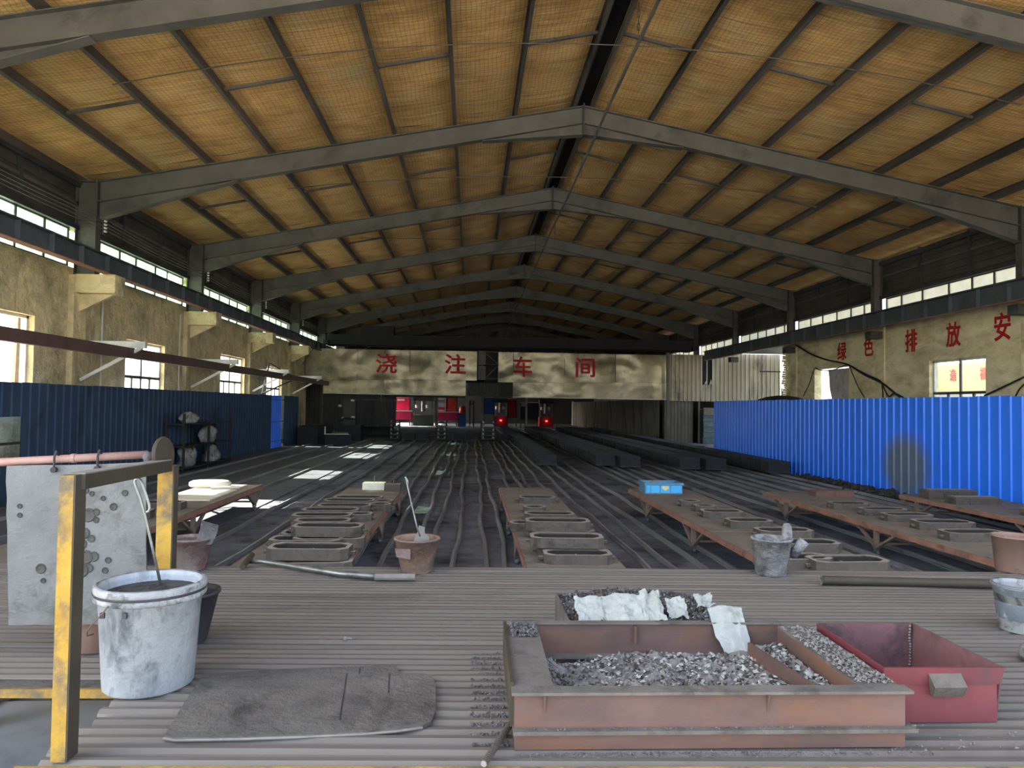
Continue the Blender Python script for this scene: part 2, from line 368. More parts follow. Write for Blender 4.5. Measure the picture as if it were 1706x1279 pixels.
def wall_with_holes(name, x0, x1, y0, y1, z0, z1, holes, m):
    """wall along Y; holes = [(ya, yb, za, zb)] sorted"""
    b = MB(); y = y0
    for ya, yb, za, zb in holes:
        b.span(x0, x1, y, ya, z0, z1); b.span(x0, x1, ya, yb, z0, za); b.span(x0, x1, ya, yb, zb, z1); y = yb
    b.span(x0, x1, y, y1, z0, z1)
    return b.build(name, m, kind='structure')
LW = [(13.6, 16.68, 2.0, 3.97), (20.97, 23.57, .9, 3.85), (28.72, 31.7, .9, 3.98), (35.1, 37.85, .9, 3.85)]
RW = [(19.95, 22.52, .9, 3.74), (27.5, 30.33, .9, 3.85)]
wl_ = wall_with_holes('wall_left', XL - .3, XL, Y0, 70, -.05, 5.34, LW, 'plaster')
wr_ = wall_with_holes('wall_right', XR, XR + .3, Y0, 33.2, -.05, 5.3, RW, 'plaster_r')
for y in FR[:6]:
    MB().span(XL, XL + .14, y - .28, y + .28, 0, 5.15).build('pilaster', 'plaster', wl_)
    if y < 33: MB().span(XR - .05, XR, y - .28, y + .28, 0, 5.15).build('pilaster', 'plaster_r', wr_)
# rough brick end of the right-hand wall: single bricks proud of the edge
bm = MB().box(0, 0, 0, .26, .16, .09).mesh('brick', 'plaster_r')
for k in range(26):
    inst('brick', bm, wr_, (XR - .02 + random.uniform(-.05, .03), 33.1 + random.uniform(-.12, .10), 2.5 + k * .105), (0, 0, random.uniform(-.1, .1)))
# pipes on the left wall
for y in (19.55, 24.6):
    MB().tube([(XL + .04, y, .2), (XL + .04, y, 5.0)], .025).build('conduit', 'frame_w', wl_)

def window(n, xw, ya, yb, za, zb, m='frame_w', side=1, glassm='glass'):
    r = empty('window_%d' % n, (xw, (ya + yb) / 2, za), kind='structure'); hw = (yb - ya) / 2; h = zb - za; t = .06
    b = MB(); b.span(-t/2, t/2, -hw, -hw + .07, 0, h).span(-t/2, t/2, hw - .07, hw, 0, h).span(-t/2, t/2, -hw, hw, 0, .07).span(-t/2, t/2, -hw, hw, h - .07, h)
    b.build('outer_frame', m, r)
    zt = h - 1.05
    MB().span(-t/2, t/2, -hw, hw, zt - .04, zt + .04).build('transom', 'frame_d', r)
    MB().span(-t/2, t/2, -.03, .03, 0, h).build('mullion', 'frame_d', r)
    for q in (-.45, .45): MB().span(-t/2, t/2, q * hw - .03, q * hw + .03, 0, zt).build('sash_bar', 'frame_d', r)
    for a, c in ((-hw + .07, -.03), (.03, hw - .07)):
        for z0, z1 in ((.07, zt - .04), (zt + .04, h - .07)):
            MB().span(-.004, .004, a, c, z0, z1).build('pane', glassm, r)
    return r
window(1, XL - .16, *LW[1][:2], *LW[1][2:]); window(2, XL - .16, *LW[2][:2], *LW[2][2:]); window(3, XL - .16, *LW[3][:2], *LW[3][2:])
window(4, XR + .16, *RW[0][:2], *RW[0][2:])
# bare frame of the nearest left opening
b = MB(); ya, yb, za, zb = LW[0]; b.span(XL-.2, XL-.13, ya, ya+.07, za, zb).span(XL-.2, XL-.13, yb-.07, yb, za, zb).span(XL-.2, XL-.13, ya, yb, zb-.07, zb)
b.build('window_5', 'frame_w', kind='structure')

# clerestory bands: panes between the columns, both sides
wn_ = 6
for side, X, z0, z1, gl in ((-1, XL - .1, 5.34, 6.32, 'glass_dusty'), (1, XR + .1, 5.3, 6.17, 'glass_milky')):
    for k in range(len(FR)):
        ya = FR[k] + .22; yb = (FR[k] + 7 if k < 9 else FR[k] + .25) - .22
        if yb <= ya: continue
        if k > 6:
            MB().span(X - .03, X + .03, ya - .22, yb + .22, z0, z1).build('trim_%d' % (20 + wn_ + k), 'siding', kind='structure'); continue  # far bays closed with sheets to cut light in the deep hall
        r = empty('window_%d' % wn_, (X, ya, z0), kind='structure'); wn_ += 1
        L = yb - ya; n = 6; cuts = [0] + sorted((i + random.uniform(-.18, .18)) / n * L for i in range(1, n)) + [L]
        b = MB(); b.span(-.03, .03, 0, L, 0, .05).span(-.03, .03, 0, L, z1 - z0 - .05, z1 - z0)
        for i, c in enumerate(cuts): b.span(-.03, .03, c - .025, c + .025, 0, z1 - z0)
        b.build('outer_frame', 'frame_d', r)
        for i in range(n):
            if side > 0 and random.random() < .12: continue
            MB().span(-.004, .004, cuts[i] + .025, cuts[i+1] - .025, .05, z1 - z0 - .05).build('pane', gl, r)
# eave siding above the bands (horizontal ribs), with upright girts
def ribbed(L, z0, z1, pitch=.22, d=.035):
    b = MB(); n = int((z1 - z0) / pitch)
    for i in range(n):
        za = z0 + i * pitch
        b.add([(0, 0, za), (0, L, za), (0, L, za + pitch * .55), (0, 0, za + pitch * .55), (d, 0, za + pitch * .65), (d, L, za + pitch * .65), (d, L, za + pitch * .95), (d, 0, za + pitch * .95), (0, 0, za + pitch), (0, L, za + pitch)],
              [(0, 1, 2, 3), (3, 2, 5, 4), (4, 5, 6, 7), (7, 6, 9, 8)])
    return b
for side, X, z0, nm in ((-1, XL - .05, 6.32, 'trim_1'), (1, XR + .05, 6.17, 'trim_2')):
    r = empty(nm, (X, 0, 0), kind='structure')
    for k in range(10):
        o = ribbed(7, z0, 7.7).build('siding_sheet', 'siding', r, (0, FR[k] - (0 if k else 0), 0))
        if side > 0: o.scale.x = -1
        for q in (2.3, 4.7): MB().box(-side * .06, FR[k] + q, (z0 + 7.55) / 2, .08, .1, 7.55 - z0).build('girt', 'steel_d', r)
        MB().box(-side * .07, FR[k] + 3.5, z0 + .03, .10, 7, .12).build('girt', 'steel_d', r)
        MB().box(-side * .07, FR[k] + 3.5, 7.42, .10, 7, .16).build('girt', 'steel_d', r)
        MB().box(-side * .05, FR[k] + 3.5, 6.95, .06, 7, .08).build('girt', 'steel', r)
    o = ribbed(3.3, z0, 7.7).build('siding_sheet', 'siding', r, (0, Y0, 0))
    if side > 0: o.scale.x = -1

# roof: outer sheet, netted wool panels, purlins
ce = MB()
for s in (-1, 1):
    xe = XL - .4 if s < 0 else XR + .4
    p = [(RIDGE_X, Y0), (xe, Y0), (xe, YG), (RIDGE_X, YG)]
    ce.hexa([(x, y, zr(x) + .30) for x, y in p] + [(x, y, zr(x) + .34) for x, y in p])
ce = ce.build('ceiling', 'black', kind='structure')
PUR = {-1: [RIDGE_X - .22 - 1.535 * k for k in range(9)], 1: [RIDGE_X + .22 + 1.535 * k for k in range(8)] + [RIDGE_X + .22 + 1.535 * 7.85]}
ang = math.atan(SLOPE)
pm = MB().span(-.045, .035, 0, YG - Y0, 0, .014).span(-.035, .035, 0, YG - Y0, .208, .22).span(.023, .035, 0, YG - Y0, .012, .208).mesh('purlin', 'purlin')
for s in (-1, 1):
    for x in PUR[s]:
        o = inst('purlin', pm, ce, (x, Y0, zr(x) + .002), (0, ang * s, 0))
# wool panels (sagging), a few sag variants shared
def wool_mesh(seed):
    Lu, Lv = 1.535 / math.cos(ang), 7.0
    def fn(u, v):
        sag = .055 * (1 - (2 * u - 1) ** 2) * (.7 + .5 * noise.noise(Vector((v * 5, seed * 3.1, 0)))) + .02 * noise.noise(Vector((u * 2, v * 22, seed)))
        return (u * Lu, v * Lv, -sag * (1 if 0 < u < 1 else 0))
    return MB().grid(lambda u, v: fn(u, v), 8, 40).mesh('insulation_panel', 'wool', True)
WM = [wool_mesh(k) for k in range(5)]
sm_ = MB().span(-.74, .74, -.03, .03, 0, .06).mesh('purlin_strut', 'purlin')
for s in (-1, 1):
    xs = PUR[s]
    for i in range(len(xs)):
        xa = xs[i]; xb = xs[i + 1] if i + 1 < len(xs) else (XL - .1 if s < 0 else XR + .1)
        wid = abs(xb - xa)
        for k in range(10):
            y = FR[k] - 7
            if k == 0: ln, y = (FR[0] - Y0) / 7, Y0
            else: ln = 1
            o = inst('insulation_panel', random.choice(WM), ce, (xa, y, zr(xa) + .23), (0, ang * s, 0))
            if s < 0: o.rotation_euler = (0, ang * s, 0); o.scale = (-wid / 1.535, ln, 1)
            else: o.scale = (wid / 1.535, ln, 1)
            if (i % 2 == 0) and i + 1 < len(xs) and k:
                xm = (xa + xb) / 2; inst('purlin_strut', sm_, ce, (xm, y + 3.4, zr(xm) + .06), (0, ang * s, .04 * s))
    # the last bay before the gable
# gable: corrugated dark sheet
def corrug_x(W, z0, z1, pitch=.3, d=.04):
    """sheet facing -Y, ribs upright, along X"""
    b = MB(); n = max(1, round(W / pitch)); p = W / n
    for i in range(n):
        x = i * p
        q = [(x, 0), (x + p * .62, 0), (x + p * .70, -d), (x + p * .92, -d), (x + p, 0)]
        for (xa, ya), (xb, yb) in zip(q, q[1:]):
            b.add([(xa, ya, z0), (xb, yb, z0), (xb, yb, z1), (xa, ya, z1)], [(0, 1, 2, 3)])
    return b
ga = empty('wall_gable', (0, YG, 0), kind='structure')
for k in range(24):
    x = XL + k * 1.025; z1 = min(zr(x), zr(x + 1.025)) + .55
    corrug_x(1.025, 4.3, z1).build('sheet_panel', 'grey_sheet', ga, (x, 0, 0))
MB().span(XL, XR, -.05, .1, 4.2, 4.35).build('bottom_rail', 'steel_d', ga)
# low rear bay behind the gable
wb = MB().span(XL, 12, 86.5, 86.8, 0, 4.5).span(12, 15, 86.5, 86.8, 0, 4.5).span(XL - .3, XL, 84, 86.8, 0, 4.5).build('wall_back', 'dark_sheet', kind='structure')
MB().span(XL - .5, 15.2, YG, 87, 4.4, 4.55).build('ceiling_rear', 'dark_sheet', kind='structure')
MB().span(XR, XR + .2, 43, 87, -.05, 5.3).build('wall_right_rear', 'grey_sheet', kind='structure')

# ------------------------------------------------------------------ portal frames
ONES = ['', 'first', 'second', 'third', 'fourth', 'fifth', 'sixth', 'seventh', 'eighth', 'ninth', 'tenth', 'eleventh', 'twelfth', 'thirteenth', 'fourteenth', 'fifteenth', 'sixteenth', 'seventeenth', 'eighteenth', 'nineteenth']
def nth(k):
    if k < 20: return ONES[k]
    t = {2: ('twentieth', 'twenty'), 3: ('thirtieth', 'thirty'), 4: ('fortieth', 'forty'), 5: ('fiftieth', 'fifty')}[k // 10]
    return t[0] if k % 10 == 0 else t[1] + '-' + ONES[k % 10]
ORD = ['first', 'second', 'third', 'fourth', 'fifth', 'sixth', 'seventh', 'eighth', 'ninth', 'tenth']
def i_prof(b, p, q, depth_p, depth_q, y, w=.22, tf=.02):
    """I-section in the XZ plane between p and q (top flange line), depth tapering"""
    (xa, za), (xb, zb) = p, q
    b.hexa([(xa, y-.008, za-depth_p), (xb, y-.008, zb-depth_q), (xb, y+.008, zb-depth_q), (xa, y+.008, za-depth_p), (xa, y-.008, za), (xb, y-.008, zb), (xb, y+.008, zb), (xa, y+.008, za)])
    for da, db in ((0, 0), (depth_p - tf, depth_q - tf)):
        b.hexa([(xa, y-w/2, za-da-tf), (xb, y-w/2, zb-db-tf), (xb, y+w/2, zb-db-tf), (xa, y+w/2, za-da-tf), (xa, y-w/2, za-da), (xb, y-w/2, zb-db), (xb, y+w/2, zb-db), (xa, y+w/2, za-da)])
    return b
def portal(y):
    r = empty('portal_frame', (0, y, 0))
    for s in (-1, 1):
        xi = -9.3 if s < 0 else 14.5; xo = XL if s < 0 else XR
        i_prof(MB(), (xi, zr(xi)), (RIDGE_X - .015 * -s * -1, RIDGE_Z), .52, .46, 0).build('rafter', 'steel', r)
        # haunch at the knee and at the ridge
        xk = xi - s * 3.4 * 1.0
        hb = MB(); za = zr(xi) - .52; zk = zr(xk) - .50
        hb.hexa([(xi, -.008, za-.42), (xk, -.008, zk-.01), (xk, .008, zk-.01), (xi, .008, za-.42), (xi, -.008, za), (xk, -.008, zk), (xk, .008, zk), (xi, .008, za)])
        hb.hexa([(xi, -.11, za-.44), (xk, -.11, zk-.03), (xk, .11, zk-.03), (xi, .11, za-.44), (xi, -.11, za-.42), (xk, -.11, zk-.01), (xk, .11, zk-.01), (xi, .11, za-.42)])
        hb.build('knee_haunch', 'steel', r)
        xa = RIDGE_X + s * 2.6; hb = MB(); z0 = RIDGE_Z - .46; z1 = zr(xa) - .48
        hb.hexa([(RIDGE_X, -.008, z0-.28), (xa, -.008, z1-.01), (xa, .008, z1-.01), (RIDGE_X, .008, z0-.28), (RIDGE_X, -.008, z0), (xa, -.008, z1), (xa, .008, z1), (RIDGE_X, .008, z0)])
        hb.hexa([(RIDGE_X, -.11, z0-.30), (xa, -.11, z1-.03), (xa, .11, z1-.03), (RIDGE_X, .11, z0-.30), (RIDGE_X, -.11, z0-.28), (xa, -.11, z1-.01), (xa, .11, z1-.01), (RIDGE_X, .11, z0-.28)])
        hb.build('ridge_haunch', 'steel', r)
        cb = MB(); x0, x1 = sorted((xi, xo))
        zt = zr(xi)
        cb.span(x0, x1, -.008, .008, 5.15, zt - .02)
        cb.span(xi - .01, xi + .01, -.12, .12, 5.15, zt).span(xo - .01 + s * -.02, xo + .01 + s * -.02, -.12, .12, 5.15, zt - .1)
        cb.span(x0, x1, -.12, .12, zt - .02, zt).span(x0, x1, -.12, .12, zt - .97, zt - .95)
        cb.build('column', 'steel', r)
        MB().span(xi - s * .012, xi - s * .036, -.12, .12, zt - .98, zt + .02).build('end_plate', 'steel_d', r)
    MB().span(RIDGE_X - .02, RIDGE_X + .02, -.12, .12, RIDGE_Z - .78, RIDGE_Z + .06).build('ridge_plate', 'steel_d', r)
    return r
pf = portal(FR[0]); 
for k, y in enumerate(FR):
    o = pf if k == 0 else dup(pf)
    o.location.y = y
    tag(o, 'grey steel portal frame under the netted roof, %s counted from the open end' % ORD[k], 'roof frame', 'portal frames of the hall')

# ------------------------------------------------------------------ crane beams
def crane_beam(side):
    L = (49.0 if side < 0 else 42.5) - 2.5
    X = -8.9 if side < 0 else 13.95
    z0, z1 = (5.17, 5.60) if side < 0 else (4.97, 5.50)
    r = thing('crane_beam', 'long blue-grey crane runway beam with stiffeners along the %s wall' % ('window-lit yellow' if side < 0 else 'slogan'), 'crane beam', (X, 2.5, z0), group='crane runway beams')
    h = z1 - z0
    MB().span(-.008, .008, 0, L, .02, h - .02).build('web', 'beam', r)
    MB().span(-.13, .13, 0, L, h - .02, h).build('top_flange', 'beam', r)
    MB().span(-.11, .11, 0, L, 0, .02).build('bottom_flange', 'table_rail', r)
    MB().span(-.03, .03, 0, L, h, h + .05).build('crane_rail', 'steel_d', r)
    sm = MB().span(.008, .12, -.006, .006, .02, h - .02).span(-.12, -.008, -.006, .006, .02, h - .02).mesh('stiffener', 'beam')
    for k in range(int(L / 1.15)): inst('stiffener', sm, r, (0, .4 + k * 1.15, 0))
    for y in FR[:7]:
        b = MB(); yy = y - 2.5
        x0, x1 = (XL + .14 - X, .18) if side < 0 else (.36, XR - .05 - X)
        b.span(x0, x1, yy - (.26 if side < 0 else .19), yy + (.26 if side < 0 else .19), -.46 if side < 0 else -.27, -.003)
        a, c = (x0, x1 - .12) if side < 0 else (x1, x0 + .12)
        p = [(a, -.9), (a, -.46), (c, -.46)]
        if side < 0: b.add([(x, yy - .05, z) for x, z in p] + [(x, yy + .05, z) for x, z in p], [(0, 1, 2), (5, 4, 3), (0, 3, 4, 1), (1, 4, 5, 2), (2, 5, 3, 0)])
        b.build('bracket', 'plaster' if side < 0 else 'siding', r)
    return r
crane_beam(-1); crane_beam(1)
# conductor wires with insulators on the left columns
r = thing('conductor_line', 'four thin bare wires on white insulators strung along the upper crane wall', 'wire', (-9.02, 4.2, 6.2))
for k in range(4):
    pts = []
    for i in range(0, 46):
        y = i * 1.4; t = (y % 7) / 7; pts.append((0, y, .085 * k + .07 - .06 * 4 * t * (1 - t)))
    MB().tube(pts, .012, 5).build('wire', 'steel', r)
im = MB().lathe([(.0, 0), (.035, .0), (.045, .02), (.035, .045), (0, .045)], 8).mesh('insulator', 'ceramic')
for y in FR[1:8]:
    for k in range(4): inst('insulator', im, r, (-.09, y - 4.2 - .02, .085 * k + .05))
    MB().span(-.14, -.11, y - 4.2 - .06, y - 4.2 + .06, .0, .34).build('carrier', 'steel_d', r)
# ridge pipe and tie wires
yy = [8.5 + 1.0 * k for k in range(58)]
tag(MB().tube([(3.05, y, 8.98 + .03 * math.sin(y * .5)) for y in yy], .035, 8).build('overhead_pipe', 'steel', smooth=True), 'long grey pipe running just below the roof ridge', 'pipe')
# ------------------------------------------------------------------ tie wires between frames
for k, (pl, pm_, pr, Y) in enumerate((((190, 52), (1040, 76), (1700, 112), 13.6), ((480, 288), (960, 296), (1360, 318), 20.8), ((600, 397), (950, 402), (1180, 412), 27.6))):
    a, m_, c = ony(*pl, Y), ony(*pm_, Y), ony(*pr, Y)
    a.z = zr(a.x) - .05; c.z = zr(c.x) - .05
    pts = []
    for i in range(25):
        t = i / 24; p = a * (1 - t) + c * t; q = m_.z - (a.z + c.z) / 2
        p.z += q * 4 * t * (1 - t); pts.append(p)
    o = thing('tie_wire', 'thin sagging wire slung across the roof, %s from the open end' % ORD[k], 'wire', a, group='wires slung below the roof')
    MB().tube([p - a for p in pts], .011, 5).build('wire', 'wire', o)
    # hanger from the ridge
    h0 = m_.copy(); h0.z = pts[12].z; h0.x = RIDGE_X + .35
    t = (h0.x - a.x) / (c.x - a.x); h0.z = (a.z * (1 - t) + c.z * t) + q * 4 * t * (1 - t)
    top = Vector((h0.x, Y, zr(h0.x) + .05))
    b = MB().tube([h0 - a, top - a], .008, 5)
    for j in range(5):
        zc = h0.z + .25 + j * .13; cc = Vector((h0.x, Y, zc)) - a
        b.tube([cc + Vector((.03 * math.cos(t_), 0 if j % 2 else .03 * math.cos(t_), .08 * math.sin(t_))) if False else cc + Vector(((.028 if j % 2 else .006) * math.cos(t_), (.006 if j % 2 else .028) * math.cos(t_), .08 * math.sin(t_))) for t_ in [2 * PI * q_ / 10 for q_ in range(11)]], .007, 5, False)
    b.build('hanger_chain', 'wire', o)

# ================================================================== SIGN FASCIA
YS = 42.8
def txt(s, size, depth=.004, off=.02):
    c = bpy.data.curves.new('character', 'FONT'); c.body = s; c.size = size; c.extrude = depth; c.offset = off
    c.align_x = 'CENTER'; c.align_y = 'CENTER'
    o = bpy.data.objects.new('tmp', c); C.objects.link(o)
    dg = bpy.context.evaluated_depsgraph_get(); me = bpy.data.meshes.new_from_object(o.evaluated_get(dg))
    bpy.data.objects.remove(o); bpy.data.curves.remove(c)
    xs = [v.co.x for v in me.vertices]; ys = [v.co.y for v in me.vertices]
    cx, cy = (min(xs) + max(xs)) / 2, (min(ys) + max(ys)) / 2
    for v in me.vertices: v.co.x -= cx; v.co.y -= cy
    return me, max(xs) - min(xs), max(ys) - min(ys)
def glyph(s, wid, hei, m, parent, loc, rot):
    me0, a, b_ = txt(s, 1.0, .004, .0)
    vv = [v.co.copy() for v in me0.vertices]; ff = [tuple(p.vertices) for p in me0.polygons]; mb = MB()
    for k, (dx, dy) in enumerate(((-.022, 0), (.022, 0), (0, -.02), (0, .02), (-.015, .015), (.015, -.015))):      # brush-width strokes
        mb.add([(v.x + dx, v.y + dy, v.z + k * .0006) for v in vv], ff)
    me = mb.mesh('character', m); a += .044; b_ += .04
    for v in me.vertices: v.co.x *= wid / a; v.co.y *= hei / b_
    me.materials.clear(); me.materials.append(M[m])
    return inst('character', me, parent, loc, rot)
def dent(x, z): return -.02 - .17 * noise.noise(Vector((x * .55, z * .8, 3.3))) - .05 * noise.noise(Vector((x * 1.3, z * 1.9, 9)))
def conform(o, r):
    import bmesh
    me = o.data; b = bmesh.new(); b.from_mesh(me)
    bmesh.ops.triangulate(b, faces=b.faces[:])
    for _ in range(4): bmesh.ops.subdivide_edges(b, edges=[e for e in b.edges if e.calc_length() > .10], cuts=1, use_grid_fill=False)
    bmesh.ops.triangulate(b, faces=b.faces[:]); b.to_mesh(me); b.free()
    w0 = o.location + r.location
    for v in me.vertices:
        v.co.z -= dent(w0.x + v.co.x, w0.z + v.co.y) - (w0.y - YS) - 0 - .035 if False else 0
        v.co.z += (w0.y - YS) - dent(w0.x + v.co.x, w0.z + v.co.y) + .05
def fascia(name, label, panels, step):
    """panels: [(px x0, px x1)] ; outline given by pixel edges on plane Y=YS"""
    x0 = ony(panels[0][0], 600, YS).x
    r = thing(name, label, 'sign', (x0, YS, 0), group='sheet metal sign fascias')
    for k, (a, b_) in enumerate(panels):
        xa, xb = ony(a, 610, YS).x, ony(b_, 610, YS).x
        zt = ony(a, 580 + (a - 512) * .0193, YS).z; zs = ony(a, step[0], YS).z; zb = ony((a + b_) / 2, step[1] + ((a + b_) / 2 - 540) * .0175, YS).z
        def fn(u, v, z0=zs, z1=zt, xa=xa, xb=xb):
            x = xa + (xb - xa) * u; z = z0 + (z1 - z0) * v
            e = min(u, 1 - u, v, 1 - v) * 6
            return (x - x0, dent(x, z), z)
        MB().grid(lambda u, v: fn(u, v), 30, 14).build('sheet_panel', 'sign', r, smooth=True)
        lo_a, lo_b = xa, xb
        if a == panels[0][0]: lo_a = ony(step[2], 640, YS).x
        if b_ == panels[-1][1]: lo_b = ony(step[3], 640, YS).x
        MB().grid(lambda u, v: fn(u, v, zb, zs - .01, lo_a, lo_b), 26, 8).build('lower_sheet', 'sign', r, smooth=True)
        MB().span(lo_a - x0, lo_b - x0, -.06, .04, zb - .05, zb).build('bottom_trim', 'frame_w', r)
        MB().span(xa - x0 + .0, xa - x0 + .03, -.05, .0, zs, zt).build('seam', 'steel', r)
        MB().span(xa - x0, xb - x0, .30, .36, zs, zt).build('backing', 'dark_sheet', r)
        MB().span(lo_a - x0, lo_b - x0, .30, .36, zb, zs).build('backing', 'dark_sheet', r)
    return r
f1 = fascia('sign_fascia', 'dented sheet metal fascia bearing the red characters 浇注, on the window-wall side', [(508, 595), (595, 641), (641, 682), (682, 794.6)], (632, 654, 538.5, 776))
f2 = fascia('sign_fascia', 'smoother sheet metal fascia bearing the red characters 车间, next to the cream cladding', [(829.5, 855), (855, 940), (940, 1025), (1025, 1110)], (636.5, 655, 855, 1110))
for r, ch, x0, y0, x1, y1 in ((f1, '浇', 626, 588, 661, 622), (f1, '注', 741, 589, 776, 623), (f2, '车', 856, 593, 887, 628), (f2, '间', 960, 595, 992, 628.5)):
    a, b_ = ony(x0, y0, YS - .2), ony(x1, y1, YS - .2)
    conform(glyph(ch, b_.x - a.x, a.z - b_.z, 'red_paint', r, Vector(((a.x + b_.x) / 2, YS - .2, (a.z + b_.z) / 2)) - r.location, (PI / 2, 0, 0)), r)
# truss gap between the two fascias
a, b_ = ony(797, 584, YS), ony(829, 633, YS)
r = thing('lattice_post', 'boxed grey post with dark lattice gap between the two sign fascias', 'post', (a.x, YS + .3, b_.z))
h = a.z - b_.z
MB().span(0, .45, -.25, 0, 0, h * .48).span(0, .45, -.25, 0, h * .52, h).build('clad_post', 'steel', r)
W_ = b_.x - a.x
MB().bar((.5, 0, h - .05), (W_, 0, h - .05), .08, .08).bar((.5, 0, h * .55), (W_, 0, h * .55), .06, .06).bar((.5, 0, .08), (W_, 0, .08), .08, .08).build('chord', 'steel_d', r)
MB().bar((.5, .05, h * .9), (W_, .05, h * .58), .05, .05).bar((.5, .05, h * .1), (W_, .05, h * .5), .05, .05).build('diagonal', 'steel', r)
MB().span(.45, W_ + .1, .3, .34, -.1, h).build('backing', 'black', r)
a, b_ = ony(779, 637, YS), ony(855, 660, YS)
r = thing('lintel_box', 'small black corrugated box hanging under the gap in the sign', 'cladding', (a.x, YS + .1, b_.z))
corrug_x((b_.x - a.x) * .72, 0, a.z - b_.z, .2).build('ribbed_face', 'dark_sheet', r, (0, -.1, 0))
MB().span((b_.x - a.x) * .72, b_.x - a.x, -.05, .3, 0, a.z - b_.z).span(0, (b_.x - a.x) * .72, 0, .3, 0, a.z - b_.z).build('box_body', 'black', r)
# black crane girder above the sign
a, b_ = ony(600, 566, 44.4), ony(1110, 589, 44.4)
r = thing('crane_girder', 'black overhead crane girder spanning the hall above the metal sign', 'crane', (-8.8, 44.4, 5.67))
MB().span(0, 22.6, -.35, -.05, .02, .62).build('box_girder', 'black', r)
MB().span(0, 22.6, .9, 1.2, .02, .62).build('box_girder', 'black', r)
for x in (0, 22.6): MB().span(x - .15, x + .15, -.6, 1.5, .02, .25).build('end_carriage', 'black', r)
MB().span(2, 4, -.1, .9, .62, 1.2).build('trolley', 'black', r)
a, b_ = ony(640, 657, YS), ony(775, 663, YS)
tag(MB().span(a.x, b_.x, YS + .15, YS + .45, b_.z, a.z).build('soffit_beam', 'black'), 'black steel beam under the 浇注 fascia', 'beam')

# ------------------------------------------------------------------ cream corrugated cladding beside the sign
def clad_run(r, xa, xb, z0, z1, m, pitch=.25, w=1.0, y=0):
    n = max(1, round((xb - xa) / w)); p = (xb - xa) / n
    for i in range(n): corrug_x(p, z0, z1, pitch).build('sheet_panel', m, r, (xa + i * p, y + .006 * (i % 2), 0))
x0, x1 = ony(1114, 600, YS).x, ony(1300, 600, YS).x
zt, zb = ony(1112, 590, YS).z, ony(1150, 668, YS).z
r = thing('corrugated_cladding', 'cream corrugated sheet cladding with a torn dark slot, right of the metal sign', 'cladding', (x0, YS, 0))
sa, sb = ony(1169, 600, YS).x - x0, ony(1188, 600, YS).x - x0
clad_run(r, 0, sa, zb, zt, 'cream_sheet'); clad_run(r, sb, x1 - x0, zb, zt + .1, 'cream_sheet')
zl, zh = ony(1178, 641, YS).z, ony(1178, 593, YS).z
corrug_x(sb - sa, zb, zl).build('sheet_panel', 'cream_sheet', r, (sa, 0, 0)); corrug_x(sb - sa, zh, zt).build('sheet_panel', 'cream_sheet', r, (sa, 0, 0))
MB().span(sa - .1, sb + .1, .25, .28, zb, zt).build('backing', 'black', r)
b = MB()
for q in (.0, .45, .95): b.span(sa + (sb - sa) * q - .02, sa + (sb - sa) * q + .02, -.05, .0, zl, zh)
b.build('slot_bar', 'frame_w', r)
for q, dz in ((.2, .25), (.65, .35)):
    MB().add([(sa + (sb-sa) * q, -.02, zl), (sa + (sb-sa) * (q + .25), -.12, zl + .05), (sa + (sb-sa) * (q + .15), -.06, zl + dz)], [(0, 1, 2)]).build('torn_flap', 'frame_w', r)
MB().bar((x1 - x0 - 1.3, -.08, zt - .95), (x1 - x0, -.08, zt - .95), .06, .06).build('bracket_arm', 'black', r)
# steel post at the corner
p = ony(1112, 700, YS - .3)
tag(MB().box(0, 0, 2.7, .16, .12, 5.4).box(0, 0, .02, .4, .4, .04).build('corner_post', 'steel', None, (p.x, YS - .35, 0)), 'upright grey steel post where the sign meets the cream cladding', 'post')
# sooty partition below: facing strip + long run down the passage
p = thing('partition_wall', 'sooty grey corrugated partition lining the dark passage under the sign', 'partition', (11.5, 43.2, 0))
for k in range(34):
    o = corrug_x(1.1, 0, 2.62, .22).build('sheet_panel', 'grey_sheet', p, (0, .3 + (k + 1) * 1.1, 0), -PI / 2)
clad_run(p, .25, 1.95, 0, 2.6, 'grey_sheet', .2, .85, -.1)
MB().span(.2, .35, -.2, .3, 0, 2.6).build('end_post', 'steel', p)
MB().span(-.1, .1, 37.8, 38.1, 0, 2.7).build('end_post', 'pale', p)
q = ony(1166, 700, YS - .4)
tag(MB().box(0, 0, 1.25, .1, .1, 2.5).box(.55, 0, 2.05, 1.1, .06, .06).build('door_post', 'steel', None, (q.x, YS - .2, 0)), 'thin steel door post beside the stacked teal crates', 'post')
# teal crates in the doorway
cm = MB().box(0, 0, .16, .8, .6, .31).box(0, -.01, .02, .84, .62, .04).box(0, -.01, .30, .84, .62, .04).mesh('crate', 'teal')
for k in range(5):
    o = inst('stacked_crate', cm, None, (ony(1182, 700, 42.3).x, 42.5, .02 + .335 * k), (0, 0, random.uniform(-.05, .05)))
    tag(o, 'teal crate in the doorway stack next to the blue fence, %s from the bottom' % ORD[k], 'crate', 'stacked teal crates')
o = inst('stacked_crate', MB().box(0, 0, .2, .75, .55, .4).box(0, 0, .42, .8, .6, .06).mesh('sack', 'grey_sheet'), None, (ony(1182, 700, 42.3).x, 42.5, 1.70)); tag(o, 'grey bundle lying on top of the teal crate stack', 'bundle')

